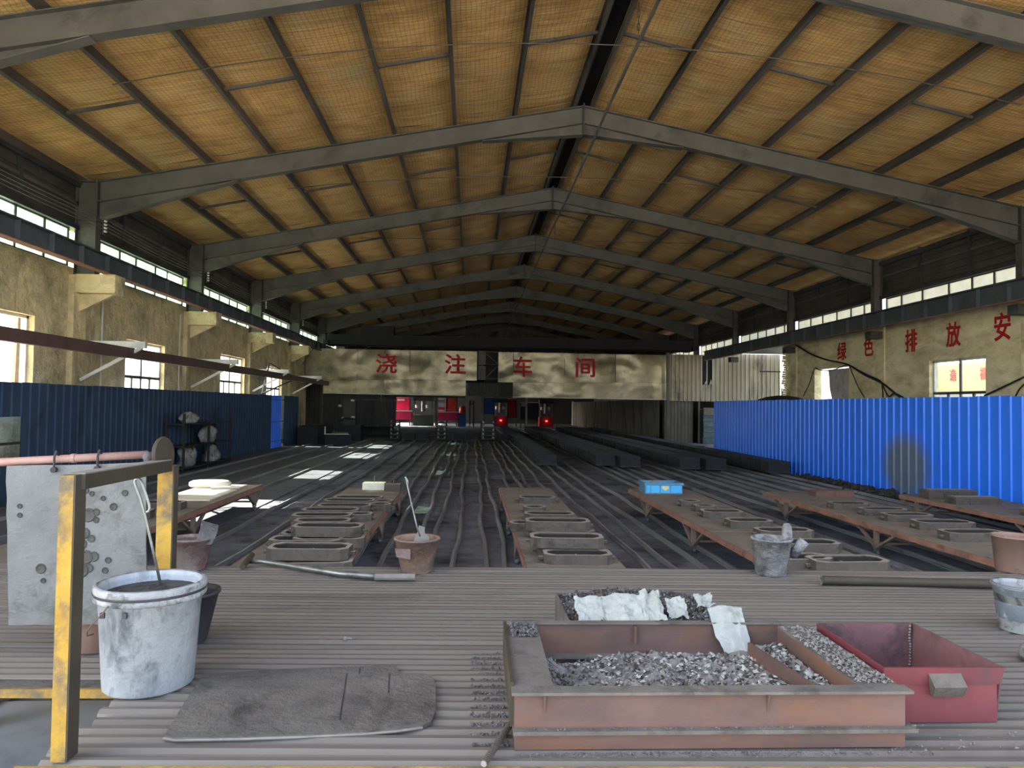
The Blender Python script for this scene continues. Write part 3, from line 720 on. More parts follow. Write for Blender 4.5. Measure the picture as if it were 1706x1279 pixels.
# ------------------------------------------------------------------ blue fences
def fence_sheet(W, H, m, pitch=.3, d=.03):
    b = MB(); n = round(W / pitch)
    for i in range(n):
        y = i * pitch; q = [(0, y), (0, y + .235), (-d, y + .25), (-d, y + .285), (0, y + .3)]
        for (xa, ya), (xb, yb) in zip(q, q[1:]): b.add([(xa, ya, 0), (xb, yb, 0), (xb, yb, H), (xa, ya, H)], [(0, 1, 2, 3)])
    b.add([(.012, 0, 0), (.012, W, 0), (.012, W, H), (.012, 0, H)], [(3, 2, 1, 0)])
    return b.mesh('sheet_panel', m)
r = thing('blue_fence', 'bright blue ribbed sheet fence along the slogan wall', 'fence', (10.5, 8.1, 0))
def smudge(m, c, rad, col):
    nt = m.node_tree; b = nt.nodes['Principled BSDF']; g = nt.nodes.new('ShaderNodeNewGeometry')
    mp = nt.nodes.new('ShaderNodeMapping'); mp.vector_type = 'TEXTURE'; mp.inputs['Location'].default_value = c; mp.inputs['Scale'].default_value = rad
    nt.links.new(g.outputs['Position'], mp.inputs[0]); l = nt.nodes.new('ShaderNodeVectorMath'); l.operation = 'LENGTH'; nt.links.new(mp.outputs[0], l.inputs[0])
    f = ramp(nt, l.outputs['Value'], [(.55, (.9, .9, .9, 1)), (1.0, (0, 0, 0, 1))]); src = b.inputs['Base Color'].links[0].from_socket
    nt.links.new(mixc(nt, f, src, lin(col)), b.inputs['Base Color'])
smudge(M['blue'], (10.5, 16.9, .75), (1, 1.15, .95), '#5f6b70')
fm = fence_sheet(.9, 2.42, 'blue')
for k in range(25): inst('sheet_panel', fm, r, (random.uniform(-.006, .006), .9 * k, random.uniform(0, .015)))
for z in (.25, 1.25, 2.2): MB().span(.015, .06, 0, 22.5, z, z + .05).build('back_rail', 'steel', r)
for y in range(0, 23, 3): MB().span(.06, .12, y, y + .06, 0, 2.3).build('post', 'steel', r)
r = thing('navy_fence', 'dark navy ribbed sheet fence along the window-lit yellow wall', 'fence', (-9.0, 7.8, 0), group=None)
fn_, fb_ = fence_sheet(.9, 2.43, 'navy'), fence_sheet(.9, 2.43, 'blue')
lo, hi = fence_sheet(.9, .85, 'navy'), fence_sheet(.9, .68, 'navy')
for k in range(34):
    y = 7.8 + .9 * k
    if 14.0 < y < 14.9:
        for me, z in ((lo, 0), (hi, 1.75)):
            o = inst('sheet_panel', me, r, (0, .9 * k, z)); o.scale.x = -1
        continue
    if 34.2 < y < 35.0: continue
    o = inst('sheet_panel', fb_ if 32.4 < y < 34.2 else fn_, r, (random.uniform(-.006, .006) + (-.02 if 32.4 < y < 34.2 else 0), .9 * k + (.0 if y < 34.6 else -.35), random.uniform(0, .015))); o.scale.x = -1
for z in (.3, 1.2, 2.2): MB().span(-.06, -.015, 0, 30.2, z, z + .05).build('back_rail', 'steel_d', r)
for y in range(0, 31, 3): MB().span(-.12, -.06, y, y + .06, 0, 2.3).build('post', 'steel_d', r)

# ------------------------------------------------------------------ monorail beam on the left, with wall brackets
r = thing('monorail_beam', 'brown painted rail beam carried on wall brackets above the navy fence', 'rail beam', (-8.4, 6, 3.14))
Lm = 36.6
MB().span(-.075, .075, 0, Lm, .22, .25).span(-.075, .075, 0, Lm, 0, .03).span(-.01, .01, 0, Lm, .03, .22).build('beam_body', 'monorail', r)
MB().span(.06, .08, 0, Lm, .0, .25).build('face_plate', 'monorail', r)
for y in (18.27, 25.3, 32.3, 39.3):
    yy_ = y - 6
    MB().span(-1.25, .35, yy_ - .06, yy_ + .06, .26, .42).build('bracket_arm', 'pale', r)
    MB().bar((-1.2, yy_, -.55), (.25, yy_, .27), .08, .08).build('brace', 'pale', r)
# diagonal braces near the sign
a = ony(448, 610, 37.0)
r = thing('angle_brace', 'thin dark angle brace triangle near the far end of the brown rail beam', 'brace', (-8.62, 31, 2.4))
for p, q in ((onx(449, 605, -8.62), onx(436, 656, -8.62)), (onx(449, 605, -8.62), onx(490, 628, -8.55)), (onx(436, 656, -8.62), onx(490, 632, -8.55))):
    MB().bar(p - r.location, q - r.location, .05, .05).build('brace', 'steel_d', r)

a, b_ = ony(498, 572, 40.5), ony(452, 606, 37.2); a.x = b_.x = -8.62
MB().tube([(0, 0, 0), b_ - a], .02, 6).build('tie_rod', 'steel_d', bpy.data.objects['monorail_beam'], a - bpy.data.objects['monorail_beam'].location)
# ------------------------------------------------------------------ characters and cables on the right wall
for ch, x0, y0, x1, y1 in (('绿', 1395, 571, 1410, 599.5), ('色', 1439, 562, 1455, 592), ('排', 1508, 550, 1528, 585), ('放', 1576, 538, 1600.5, 576), ('安', 1656, 522.6, 1684, 565.5)):
    X = XR - .02; a, b_ = onx(x0, y0, X), onx(x1, y1, X)
    o = glyph(ch, a.y - b_.y, a.z - b_.z, 'brick_red', wr_, (X, (a.y + b_.y) / 2, (a.z + b_.z) / 2), (PI / 2, 0, -PI / 2))
r = thing('wall_cable', 'black electric cables drooping across the cream slogan wall', 'cable', (XR - .08, 27, 3))
for path, rad in (([(1325, 574), (1352, 590), (1380, 600), (1412, 607), (1440, 624), (1468, 637), (1485, 650), (1500, 662)], .035), ([(1338, 660), (1348, 640), (1357, 614), (1365, 616), (1385, 617), (1412, 608), (1420, 622), (1430, 645), (1440, 662)], .02),
                  ([(1412, 607), (1440, 622), (1466, 634), (1470, 646), (1471, 662)], .025), ([(1470, 640), (1480, 660), (1490, 655), (1505, 662)], .025), ([(1640, 659), (1670, 645), (1706, 628)], .025), ([(1690, 664), (1697, 650), (1706, 640)], .02)):
    P = [onx(x, y, XR - .08) - r.location for x, y in path]
    # subdivide smoothly
    Q = []
    for i in range(len(P) - 1):
        p0, p1, p2, p3 = P[max(i-1, 0)], P[i], P[i+1], P[min(i+2, len(P)-1)]
        for t in (0, .25, .5, .75): Q.append(.5 * ((2*p1) + (p2-p0)*t + (2*p0-5*p1+4*p2-p3)*t*t + (3*p1-p0-3*p2+p3)*t**3))
    Q.append(P[-1]); MB().tube(Q, rad, 6).build('cable_run', 'cable', r, smooth=True)
# plastic sheet in the far right opening
ya, yb, za, zb = RW[1]
o = MB().grid(lambda u, v: (.15 * noise.noise(Vector((u * 3, v * 3, 1))), -.9 + 1.9 * u * (.75 + .25 * (1 - v)), 3.8 - 2.6 * v), 16, 20).build('plastic_curtain', 'curtain', None, (XR + .22, (ya + yb) / 2 - .35, 0), smooth=True)
tag(o, 'crinkled grey plastic sheet hung in the unglazed opening of the slogan wall', 'plastic sheet')
# dark domed tank top behind the fence
p = ony(1268, 664, 27)
o = MB().lathe([(.95, -1.6), (.95, .0), (.85, .12), (.55, .22), (.2, .27), (0, .28)], 24, cap0=True).tube([(0, 0, .25), (0, 0, .55)], .02).build('domed_tank', 'black', None, (11.8, 26.8, ony(1268, 664, 26.8).z - .02), smooth=True)
o.location.z = 2.36
MB().lathe([(.9, -2.36), (.9, -1.55)], 20).build('skirt', 'black', o)
tag(o, 'dark domed tank top peeking over the blue fence', 'tank')

# ------------------------------------------------------------------ outside
r = thing('sky_blocker', 'added unseen roof blocking sky light over the open bay past the slogan wall', 'light blocker', (14.9, 33.4, 0))  # added out of view to cut sky light on the deep roof
MB().span(.4, 5.2, 0, 8.9, 5.42, 5.5).build('blocker_sheet', 'siding', r)
for y in (.1, 8.7): MB().span(5.0, 5.15, y - .08, y + .08, 0, 5.42).build('post', 'steel_d', r)
r = thing('neighbour_building', 'cream rendered building outside the slogan wall windows', 'building', (21, 24, 0))
MB().span(0, 5, -7, 12, 0, 2.9).build('lower_wall', 'pale', r); MB().span(-.02, 5, -7, 12, 2.9, 4.6).build('sign_band', 'cream_ext', r); MB().span(-.3, 5.3, -7.2, 12.2, 4.6, 4.8).build('eave', 'pale', r)
for ch, x0, y0, x1, y1 in (('造', 1582, 615, 1593, 634), ('福', 1632, 612, 1643, 632)):
    a, b_ = onx(x0, y0, 20.95), onx(x1, y1, 20.95)
    glyph(ch, abs(a.y - b_.y), a.z - b_.z, 'orange', r, Vector((20.95, (a.y + b_.y) / 2, (a.z + b_.z) / 2)) - r.location, (PI / 2, 0, -PI / 2))
def tree(x, y, h, k):
    r = thing('leafy_tree', 'tall leafy tree outside the clerestory windows, %s from the open end' % ORD[k], 'tree', (x, y, 0), group='trees outside the window wall')
    MB().tube([(0, 0, 0), (.1, 0, h * .4), (0, .1, h * .75)], [.25, .2, .08], 8).build('trunk', 'bark', r)
    b = MB()
    for q in range(800):
        d = Vector((random.gauss(0, 1), random.gauss(0, 1), random.gauss(0, 1))).normalized() * (random.random() ** .4)
        c = Vector((0, 0, h * .82)) + Vector((d.x * 2.4, d.y * 3.7, d.z * h * .2)); s = random.uniform(.35, .62)  # crowns set high to keep sun off the clerestory, not the lower windows
        u = Vector((random.gauss(0, 1), random.gauss(0, 1), random.gauss(0, 1))).normalized(); v_ = u.orthogonal().normalized()
        b.add([c - u * s, c + v_ * s * .7, c + u * s, c - v_ * s * .7], [(0, 1, 2, 3)])
    b.build('foliage', 'leaf', r, kind='stuff')
for k in range(9): tree(-17.5 + random.uniform(-.6, .6), 4 + 8.4 * k, 13.9 + random.uniform(-.3, .5), k)

# ================================================================== MOULD STACKS ON THE RAILS
def stack_meshes(wd=.68, L=.76):
    b = MB()
    for k in range(5):
        z = .14 + k * .066; j = .012 if k % 2 else 0
        b.span(-wd/2 + j, wd/2 - j, 0 + j, L - j, z, z + .058)
    b.span(-wd/2 + .02, wd/2 - .02, .02, L - .02, .14, .14 + 5 * .066 - .01)
    body = b.mesh('mould_layers', 'stack')
    pl = MB().span(-wd/2 - .03, wd/2 + .03, -.01, L + .01, .115, .14).mesh('pallet_plate', 'steel_d')
    wh = MB()
    for x in (-.22, .22):
        for y in (.12, L - .12): wh.tube([(x - .02, y, .09), (x + .02, y, .09)], .032, 8)
    return body, pl, wh.mesh('trolley_wheels', 'caster')
body, pl, wh = stack_meshes()
ROWS = [(2.58, 24.4, 'row nearest the middle rails', 40), (4.62, 24.4, 'second row from the middle rails', 40), (5.33, 23.8, 'third row from the middle rails', 41),
        (7.20, 23.3, 'fourth row from the middle rails', 42), (7.98, 23.1, 'fifth row from the middle rails', 42), (9.70, 22.2, 'row along the blue fence', 43)]
for x, y, where, n in ROWS:
    for k in range(n):
        yy_ = y + k * .83
        r = inst('mould_stack', body, None, (x + random.uniform(-.02, .02), yy_, random.choice((0, 0, .0, .01))), (0, 0, random.uniform(-.02, .02)))
        if x > 9 and yy_ > 30 and False: continue
        if k == 0: tag(r, 'black layered mould stack at the front end, ' + where, 'mould stack', 'mould stacks on the rails')
        else: tag(r, nth(k + 1) + ' black mould stack from the front, ' + where, 'mould stack', 'mould stacks, ' + where)
        if k < 12:
            inst('pallet_plate', pl, r); inst('trolley_wheels', wh, r)
# cross row just before the sign, with rod racks between
for i, (x, y) in enumerate(((-3.5, 41.0), (-2.72, 41.1), (-.72, 41.3), (.05, 41.4), (1.95, 41.6))):
    r = inst('mould_stack', body, None, (x, y - .1, .0)); inst('pallet_plate', pl, r); inst('trolley_wheels', wh, r)
    tag(r, 'black mould stack in the cross row under the metal sign, %s from the window-wall side' % ORD[i], 'mould stack', 'mould stacks under the sign')
for i, (x, y, wd) in enumerate(((-4.3, 41.0, .5), (-1.66, 41.2, .5), (1.0, 41.4, .8))):
    r = thing('rod_rack', 'open tiered rack of shiny bar ends under the sign, %s from the window-wall side' % ORD[i], 'rack', (x, y, 0), group='bar racks under the sign')
    MB().span(-wd/2, wd/2, 0, .9, .0, .06).build('base', 'black', r)
    for k in range(5):
        z = .16 + k * .22
        MB().span(-wd/2, wd/2, 0, .9, z, z + .05).build('tier', 'steel_d', r)
        for q in (-.36, .36):
            MB().tube([(q * wd, -.05, z + .10), (q * wd, .9, z + .10)], .045, 8).build('bar', 'bright_steel', r)
    for q in (-1, 1): MB().span(q * wd/2 - .03, q * wd/2 + .03, .4, .46, 0, 1.2).build('upright', 'black', r)
# dark cabinets and machinery left of the passage
def bx(name, label, cat, x, y, z, sx, sy, sz, m, parts=()):
    r = thing(name, label, cat, (x, y, z))
    MB().span(-sx/2, sx/2, 0, sy, 0, sz).build('body', m, r)
    for n_, mm, a in parts: MB().span(*a).build(n_, mm, r)
    return r
a, b_ = ony(586, 672, 46), ony(652, 735, 46)
bx('dark_cabinet', 'tall black cabinet beside the passage under the 浇注 fascia', 'cabinet', (a.x + b_.x)/2, 46, 0, b_.x - a.x, 1.2, a.z, 'black', (('door', 'dark_sheet', (-1.0, -.05, -.03, 0, .2, 2.2)), ('door', 'dark_sheet', (.05, 1.0, -.03, 0, .2, 2.2)), ('handle', 'bright_steel', (-.2, -.1, -.08, -.03, 1.1, 1.2))))
a, b_ = ony(508, 640, 43.4), ony(537, 720, 43.4)
r = thing('dark_cladding', 'dark corrugated screen hanging below the step of the 浇注 fascia', 'cladding', (a.x, 43.4, 0))
for k in range(6): corrug_x(.9, .75, 3.6, .3).build('sheet_panel', 'dark_sheet', r, (k * .9, .012 * (k % 2), 0))
MB().span(0, 5.4, -.09, -.05, 2.3, 2.38).build('cross_rail', 'steel_d', r)
MB().span(1.0, 1.1, -.12, -.05, .0, 3.6).build('upright', 'steel', r)
MB().span(-.1, .0, -.12, -.05, 0, 5.2).build('upright', 'steel', r)
a, b_ = ony(541, 735, 36.5), ony(580, 752, 36.5)
r = bx('trolley_block', 'dark grey casting block on a low trolley beside the sunlit aisle', 'trolley', (a.x + b_.x)/2, 36.5, .0, b_.x - a.x, .9, .55, 'stack', (('top_plate', 'frame_w', (-.62, .55, -.05, .3, .55, .58)), ('bracket', 'frame_w', (-.6, -.54, -.04, 0, .55, .95)), ('tool_bar', 'steel', (-.3, .5, .3, .36, .58, .66))))
r = thing('core_machine', 'dark machine with bright fittings standing behind the casting trolley', 'machine', (-6.9, 41.0, 0))
MB().span(-.7, .7, 0, 1.2, 0, .9).build('base', 'black', r)
MB().span(-.35, .35, .3, .9, .9, 2.3).build('column', 'dark_sheet', r)
for x, z in ((-.5, 1.9), (.2, 2.2), (-.3, 1.2), (.25, 1.25)):
    MB().lathe([(0, 0), (.09, .02), (.12, .08), (.08, .14), (0, .15)], 10).build('fitting', 'pale', r, (x, .2, z))
MB().tube([(-.6, .1, 1.0), (-.2, .05, 1.3), (.3, .1, 1.25)], .05).build('hose', 'black', r)
tag(MB().span(-.5, .5, 0, 4, 0, .9).span(-.45, .45, .1, 3.9, .9, .95).build('low_bench', 'black', None, (-8.2, 36.8, 0)), 'low black bench along the end of the navy fence', 'bench')
# guessed rack and bags in place of pale patches at the navy fence
r = thing('guessed_rack', 'guessed dark rack with pale bags standing along the navy fence', 'rack', (-8.62, 21.6, 0))
for y in (0, 2.0, 4.0):
    for x in (-.25, .25): MB().span(x - .03, x + .03, y - .03, y + .03, 0, 1.75).build('upright', 'black', r)
for z in (.1, .75, 1.4): MB().span(-.28, .28, -.05, 4.05, z, z + .04).build('shelf', 'black', r)
for i, (y, z, h, wd, lb) in enumerate(((.9, .14, .55, .75, 'guessed pale bag on the bottom shelf of the dark rack, nearer the platform'), (2.9, .14, .5, .7, 'guessed pale bag on the bottom shelf of the dark rack, farther from the platform'), (2.6, .79, .5, .8, 'guessed pale bag on the middle shelf of the dark rack'), (1.0, 1.44, .32, .6, 'guessed pale bag on the top shelf of the dark rack'))):
    b = MB()
    def fb_(u, v, h=h, wd=wd, i=i):
        a = 2 * PI * u; t = PI * (.02 + .96 * v) - PI / 2; d = 1 + .55 * noise.noise(Vector((math.cos(a) * 1.6, math.sin(a) * 1.6 + i * 4, v * 3))) + .18 * noise.noise(Vector((math.cos(a) * 5, math.sin(a) * 5, v * 9 + i)))
        q = math.cos(t) ** .6 * d; return (.22 * math.cos(a) * q, wd / 2 * math.sin(a) * q, max(0, h * .42 + h * .62 * math.sin(t) * (1 + .35 * noise.noise(Vector((a, v * 2, i * 3.0))))))
    tag(b.grid(fb_, 24, 14).build('guessed_bag', 'plastic', None, (-8.62, 21.6 + y, z), smooth=True), lb, 'bag', 'guessed bags on the dark rack')

# ================================================================== FAR END MACHINES
YB = 72.0
def fb(x0, y0, x1, y1, Y=YB):
    a, b_ = ony(x0, y0, Y), ony(x1, y1, Y); return (a.x + b_.x)/2, b_.x - a.x, max(b_.z, 0), a.z
def board(name, label, cat, px, m, Y=YB, foot=True, extra=()):
    cx, wd, z0, z1 = fb(*px, Y)
    r = thing(name, label, cat, (cx, Y, 0))
    MB().span(-wd/2, wd/2, 0, .12, z0, z1).build('panel', m, r)
    MB().span(-wd/2 - .04, wd/2 + .04, -.03, .0, z1 - .05, z1 + .05).build('top_edge', 'pale', r)
    if foot:
        for q in (-1, 1): MB().span(q * wd/2 - .05, q * wd/2 + .05, .0, .1, 0, z1).build('leg', 'steel_d', r)
    for n_, mm, (u0, u1, v0, v1) in extra:
        MB().span(-wd/2 + u0 * wd, -wd/2 + u1 * wd, -.04, -.001, z0 + v0 * (z1 - z0), z0 + v1 * (z1 - z0)).build(n_, mm, r)
    return r
board('wall_board', 'pale grey board at the far end, next to the pink board', 'board', (649.5, 662, 659.5, 683), 'pale')
board('wall_board', 'pink display board with a pale caption at the far end', 'board', (660, 661, 683, 683), 'pink', extra=(('caption', 'pale', (.1, .6, .72, .84)),))
board('low_cabinet', 'low pink cabinet under the far pink board', 'cabinet', (649, 684, 686, 699), 'pink', 71.3)
board('wall_board', 'pale display board with a pink label strip at the far end', 'board', (726, 661, 744, 685), 'pale', extra=(('label_strip', 'pink', (.15, .8, .12, .28)), ('label_strip', 'greenm', (.15, .8, .62, .66)), ('label_strip', 'greenm', (.15, .8, .72, .76))))
board('wall_board', 'orange and red printed board beside the pale display board', 'board', (745, 661, 761, 685), 'orange')
board('low_cabinet', 'low pink machine bed below the printed boards', 'cabinet', (726, 686, 764, 700), 'pink', 71.3)
board('small_sign', 'small blue sign with white centre at the far end', 'sign', (783, 667, 789.5, 673.5), 'board_blue', 70, extra=(('centre_mark', 'pale', (.25, .75, .25, .75)),))
board('blue_screen', 'bright blue upright panel at the far end', 'panel', (807, 662, 823, 690), 'board_blue', 71)
board('wall_board', 'dark red board behind the machine with a red lamp', 'board', (846, 664, 860, 696), 'red', 73)
board('small_sign', 'small white sign above the dark blue machine block', 'sign', (868, 670.5, 876, 677), 'pale', 69)
board('machine_block', 'dark blue machine block at the far end', 'machine', (868, 670, 896, 700), 'darkblue', 74)
def press(label, px, m, lamp):
    cx, wd, z0, z1 = fb(*px)
    r = thing('moulding_press', label, 'machine', (cx, YB, 0), group='moulding presses at the far end'); h = z1
    MB().span(-wd/2, wd/2, 0, 1.2, 0, h * .38).build('base', m, r)
    for q in (-1, 1): MB().span(q * wd * .42 - .07, q * wd * .42 + .07, .3, .5, h * .38, h).build('column', 'bright_steel', r)
    MB().span(-wd/2, wd/2, .2, .9, h * .86, h).build('crosshead', 'greenm', r)
    MB().lathe([(.22, h * .5), (.22, h * .86)], 12, c=(0, .5, 0), cap0=True).build('ram', 'bright_steel', r)
    for q in (-.3, .2): MB().lathe([(.0, 0), (.16, .02), (.16, .3), (0, .32)], 10, c=(q * wd, .1, h * .62)).build('valve', 'pale', r)
    if lamp: MB().lathe([(0, 0), (.10, .03), (.12, .1), (0, .16)], 10, c=(0, -.1, h * .2)).build('indicator_lamp', 'lamp_red', r)
press('dark green moulding press between the pink board and the pale board', (688, 661, 722, 702), 'greenm', False)
press('red moulding press with a glowing red lamp beside the blue panel', (824, 664, 845, 703), 'red', True)
press('dark red moulding press with a glowing lamp beside the grey partition', (899, 666, 922, 702), 'red', True)
r = thing('orange_drum', 'orange drum on a blue stand beside the orange printed board', 'drum', (ony(770.5, 690, 70).x, 70, 0))
MB().span(-.35, .35, -.3, .3, 0, 1.3).build('stand', 'board_blue', r)
MB().lathe([(0, 1.3), (.32, 1.3), (.34, 1.6), (.32, 1.95), (.1, 2.05), (0, 2.05)], 16).build('drum_body', 'orange', r, smooth=True)
for i, px in enumerate((803, 877, 728)):
    tag(MB().span(-.08, .08, -.05, .05, 0, 3.6).span(-.2, .2, -.2, .2, 0, .05).build('upright_post', 'pale', None, (ony(px, 690, 66).x, 66, 0)), ('pale steel post beside the bright blue panel', 'pale steel post beside the dark blue machine block', 'dark-footed pale post beside the pale display board')[i], 'post')

# ================================================================== WORK TABLES
TZ = .46
def table(x0, x1, y0, y1, label, legs):
    r = thing('work_table', label, 'table', (x0, y0, 0), group='low steel work tables on castors')
    W, L = x1 - x0, y1 - y0
    n = 3
    for k in range(n): MB().span(.02, W - .02, L * k / n + .006, L * (k + 1) / n - .006, TZ - .012, TZ).build('top_plate', 'table_top', r)
    for x in (.03, W - .03): MB().span(x - .03, x + .03, 0, L, TZ - .085, TZ - .012).build('side_angle', 'table_rail', r)
    for y in (.03, L - .03): MB().span(.06, W - .06, y - .03, y + .03, TZ - .085, TZ - .012).build('end_angle', 'table_rail', r)
    for y in legs:
        yy_ = y - y0
        for x in (.05, W - .05):
            MB().span(x - .03, x + .03, yy_ - .03, yy_ + .03, .10, TZ - .085).build('leg', 'table_leg', r)
            for s in (-1, 1):
                MB().bar((x, yy_ + s * .03, .13), (x, yy_ + s * .48, TZ - .09), .05, .03).build('brace', 'table_leg', r)
            cb = MB().tube([(x - .02, yy_, .045), (x + .02, yy_, .045)], .043, 12)
            cb.span(x - .03, x - .024, yy_ - .02, yy_ + .02, .04, .11).span(x + .024, x + .03, yy_ - .02, yy_ + .02, .04, .11).span(x - .035, x + .035, yy_ - .03, yy_ + .03, .095, .108)
            cb.build('caster', 'caster', r)
        MB().span(.05, W - .05, yy_ - .015, yy_ + .015, .16, .19).build('cross_tie', 'table_leg', r)
    return r
table(-5.25, -4.12, 7.2, 14.7, 'low steel table nearest the navy fence, topped with a pale slab and a sun patch', (8.2, 11.2, 14.3))
table(-2.4, -1.28, 7.2, 14.2, 'low steel table crowded with two files of mould frames', (8.0, 11.0, 13.6))
table(.58, 1.62, 7.2, 14.5, 'low steel table between the middle rails, behind the peach pail', (9.6, 11.7, 14.3))
table(3.2, 4.42, 7.0, 14.5, 'low steel table carrying the blue plastic crate', (7.6, 10.35, 13.1))
table(5.85, 7.25, 7.0, 14.2, 'low steel table behind the long dark bar, with a rusty slab at its far end', (7.3, 10.2, 13.2))
table(8.5, 10.0, 7.0, 13.9, 'low steel table hard against the blue fence', (7.6, 10.4, 13.4))

# mould frames
def octo(L, W, c):
    return [(-L/2 + c, -W/2), (L/2 - c, -W/2), (L/2, -W/2 + c * .9), (L/2, W/2 - c * .9), (L/2 - c, W/2), (-L/2 + c, W/2), (-L/2, W/2 - c * .9), (-L/2, -W/2 + c * .9)]
def rot2(poly, a): return [(x * math.cos(a) - y * math.sin(a), x * math.sin(a) + y * math.cos(a)) for x, y in poly]
def mould_mesh(L, W, H, m, t=.042):
    b = MB().ring(octo(L, W, .07), octo(L - 2 * t, W - 2 * t, .085), 0, H)
    ri = octo(L - 2 * t - .004, W - 2 * t - .004, .083); ro = octo(L - 2 * t + .004, W - 2 * t + .004, .087)
    ln = MB().ring(ro, ri, .0, H - .012)
    b2 = MB().span(-.008, .008, -W/2 + t, W/2 - t, 0, H * .55).span(-L * .22 - .006, -L * .22 + .006, -W/2 + t, W/2 - t, 0, H * .4)
    lug = MB().span(L/2 - .01, L/2 + .05, -.03, .03, H * .3, H * .55)
    return b.mesh('mould_frame', m), b2.mesh('cross_web', m), lug.mesh('lug', m), ln.mesh('inner_ring', 'lining')
MF = {'a': mould_mesh(.80, .36, .11, 'mould'), 'b': mould_mesh(.72, .34, .10, 'mould'), 'c': mould_mesh(.62, .36, .10, 'mould'), 's': mould_mesh(.34, .30, .10, 'mould')}
def mould(px, py, kind, label, group, z=TZ, rz=0):
    H = .11 if kind == 'a' else .10
    p = onz(px, py, z + H)
    o = inst('moulding_flask', MF[kind][0], None, (p.x, p.y, z), (0, 0, rz)); inst('cross_web', MF[kind][1], o); inst('inner_ring', MF[kind][3], o); inst('lug', MF[kind][2], o); inst('lug', MF[kind][2], o, rot=(0, 0, PI))
    return tag(o, label, 'mould', group)
def A(x, y): return 440 + x / 4.739, 740 + y / 4.739
def B(x, y): return 780 + x / 4.739, 740 + y / 4.739
def Cc(x, y): return 1060 + x / 4.739, 740 + y / 4.739
def D6(x, y): return 1306 + x / 4.2625, 760 + y / 4.2625
def E8(x, y): return 1480 + x / 7.106, 780 + y / 7.106
G2 = 'mould frames on the crowded table'
T2L = [(365, 800, 'a', .573), (335, 738, 'a', .46), (415, 688, 'a', .46), (507, 635, 'a', .573), (465, 593, 'b', .46), (460, 550, 'a', .46), (530, 508, 'a', .46), (635, 475, 'a', .46), (675, 435, 'a', .46), (745, 411, 'a', .46)]
for i, (x, y, k, z) in enumerate(T2L):
    mould(*A(x, y), k, 'mould frame in the main file on the crowded table, %s from the round-bar platform' % ORD[i], G2, z, random.uniform(-.04, .04))
for i, (x, y, k) in enumerate(((762, 542, 's'), (915, 466, 's'), (935, 440, 's'))):
    mould(*A(x, y), k, 'small mould frame in the short file beside the main file, %s from the platform' % ORD[i], G2, .46, random.uniform(-.1, .1))
for px, py, zz, lb in ((A(365, 800), 0, .46, 'mould frame lying under the foremost one on the crowded table'), (A(507, 635), 0, .46, 'mould frame lying under the fourth one on the crowded table')):
    p = onz(px[0], px[1], .683); o = inst('moulding_flask', MF['a'][0], None, (p.x + .04, p.y - .10, zz), (0, 0, .05)); tag(o, lb, 'mould', G2)
# two flat boxes with pins at the far end of the crowded table
for i, (x0, x1, yb, yt, nm) in enumerate(((775, 950, 360, 300, 'pale'), (960, 1072, 372, 318, 'dark grey'))):
    a, b_ = onz(*A(x0, yb), TZ), onz(*A(x1, yb), TZ)
    r = thing('core_box', '%s core box with an upright pin at the far end of the crowded table' % nm, 'box', ((a.x + b_.x)/2, a.y, TZ))
    wd = b_.x - a.x
    MB().span(-wd/2, wd/2, 0, .28, 0, .13).build('box_body', 'white_slab' if i == 0 else 'mould', r)
    MB().tube([(0, .12, .13), (0, .12, .26)], .008, 6).build('pin', 'bright_steel', r)
G3 = 'mould frames on the middle table'
for (x, y, k, z, lb) in ((860, 850, 'b', .46, 'mould frame nearest the platform on the middle table'), (800, 797, 'b', .46, 'mould frame just under the front upper one on the middle table'), (775, 718, 'a', .573, 'upper mould frame of the front pile on the middle table'),
                     (740, 668, 'a', .46, 'mould frame half covered between the two piles on the middle table'), (705, 595, 'a', .573, 'upper mould frame of the rear pile on the middle table'), (430, 612, 's', .46, 'short mould frame at the near-rail edge of the middle table'),
                     (640, 540, 'b', .46, 'thin mould frame behind the rear pile on the middle table'), (525, 488, 's', .46, 'small mould frame third from the far end of the middle table'), (545, 412, 'c', .50, 'mould frame closest to the far end of the middle table')):
    if (x, y) == (545, 412):
        z = .46
    mould(*B(x, y), k, lb, G3, z, random.uniform(-.05, .05))
for px, lb in ((B(705, 615), 'mould frame at the bottom of the rear pile on the middle table'),):
    p = onz(B(705, 595)[0], B(705, 595)[1], .683); o = inst('moulding_flask', MF['a'][0], None, (p.x + .05, p.y + .07, .46), (0, 0, .06)); tag(o, lb, 'mould', G3)
G4 = 'mould frames on the crate table'
for i, (px, py, k) in enumerate(((1411, 930, 'a'), (1325, 926, 'b'), (1338, 901, 'a'), (1305, 881, 'b'), (1247, 865, 'c'), (1202, 850, 'c'), (1174, 841, 's'), (1149, 833, 's'))):
    mould(px, py, k, 'mould frame on the blue crate table, %s from the platform' % ORD[i], G4, .46, random.uniform(-.06, .06))
G5 = 'mould frames on the rusty slab table'
for i, (x, y, k) in enumerate(((1340, 530, 'a'), (1125, 458, 'a'), (870, 407, 'b'), (700, 368, 'b'), (455, 328, 'c'))):
    mould(*D6(x, y), k, 'mould frame on the rusty slab table, %s from the platform' % ORD[i], G5, .46, random.uniform(-.06, .06))
p = onz(1385, 826, TZ); tag(MB().box(0, 0, .05, .75, .28, .1).box(0, 0, .105, .70, .23, .012).build('casting_slab', 'mould_r', None, (p.x, p.y, TZ)), 'rusty red slab at the far end of the fourth table', 'slab')
p = onz(*E8(1175, 410), TZ); o = inst('moulding_flask', MF['a'][0], None, (9.25, 11.1, TZ), (0, 0, .1)); inst('cross_web', MF['a'][1], o); inst('inner_ring', MF['a'][3], o); tag(o, 'mould frame in the middle of the table against the blue fence', 'mould')
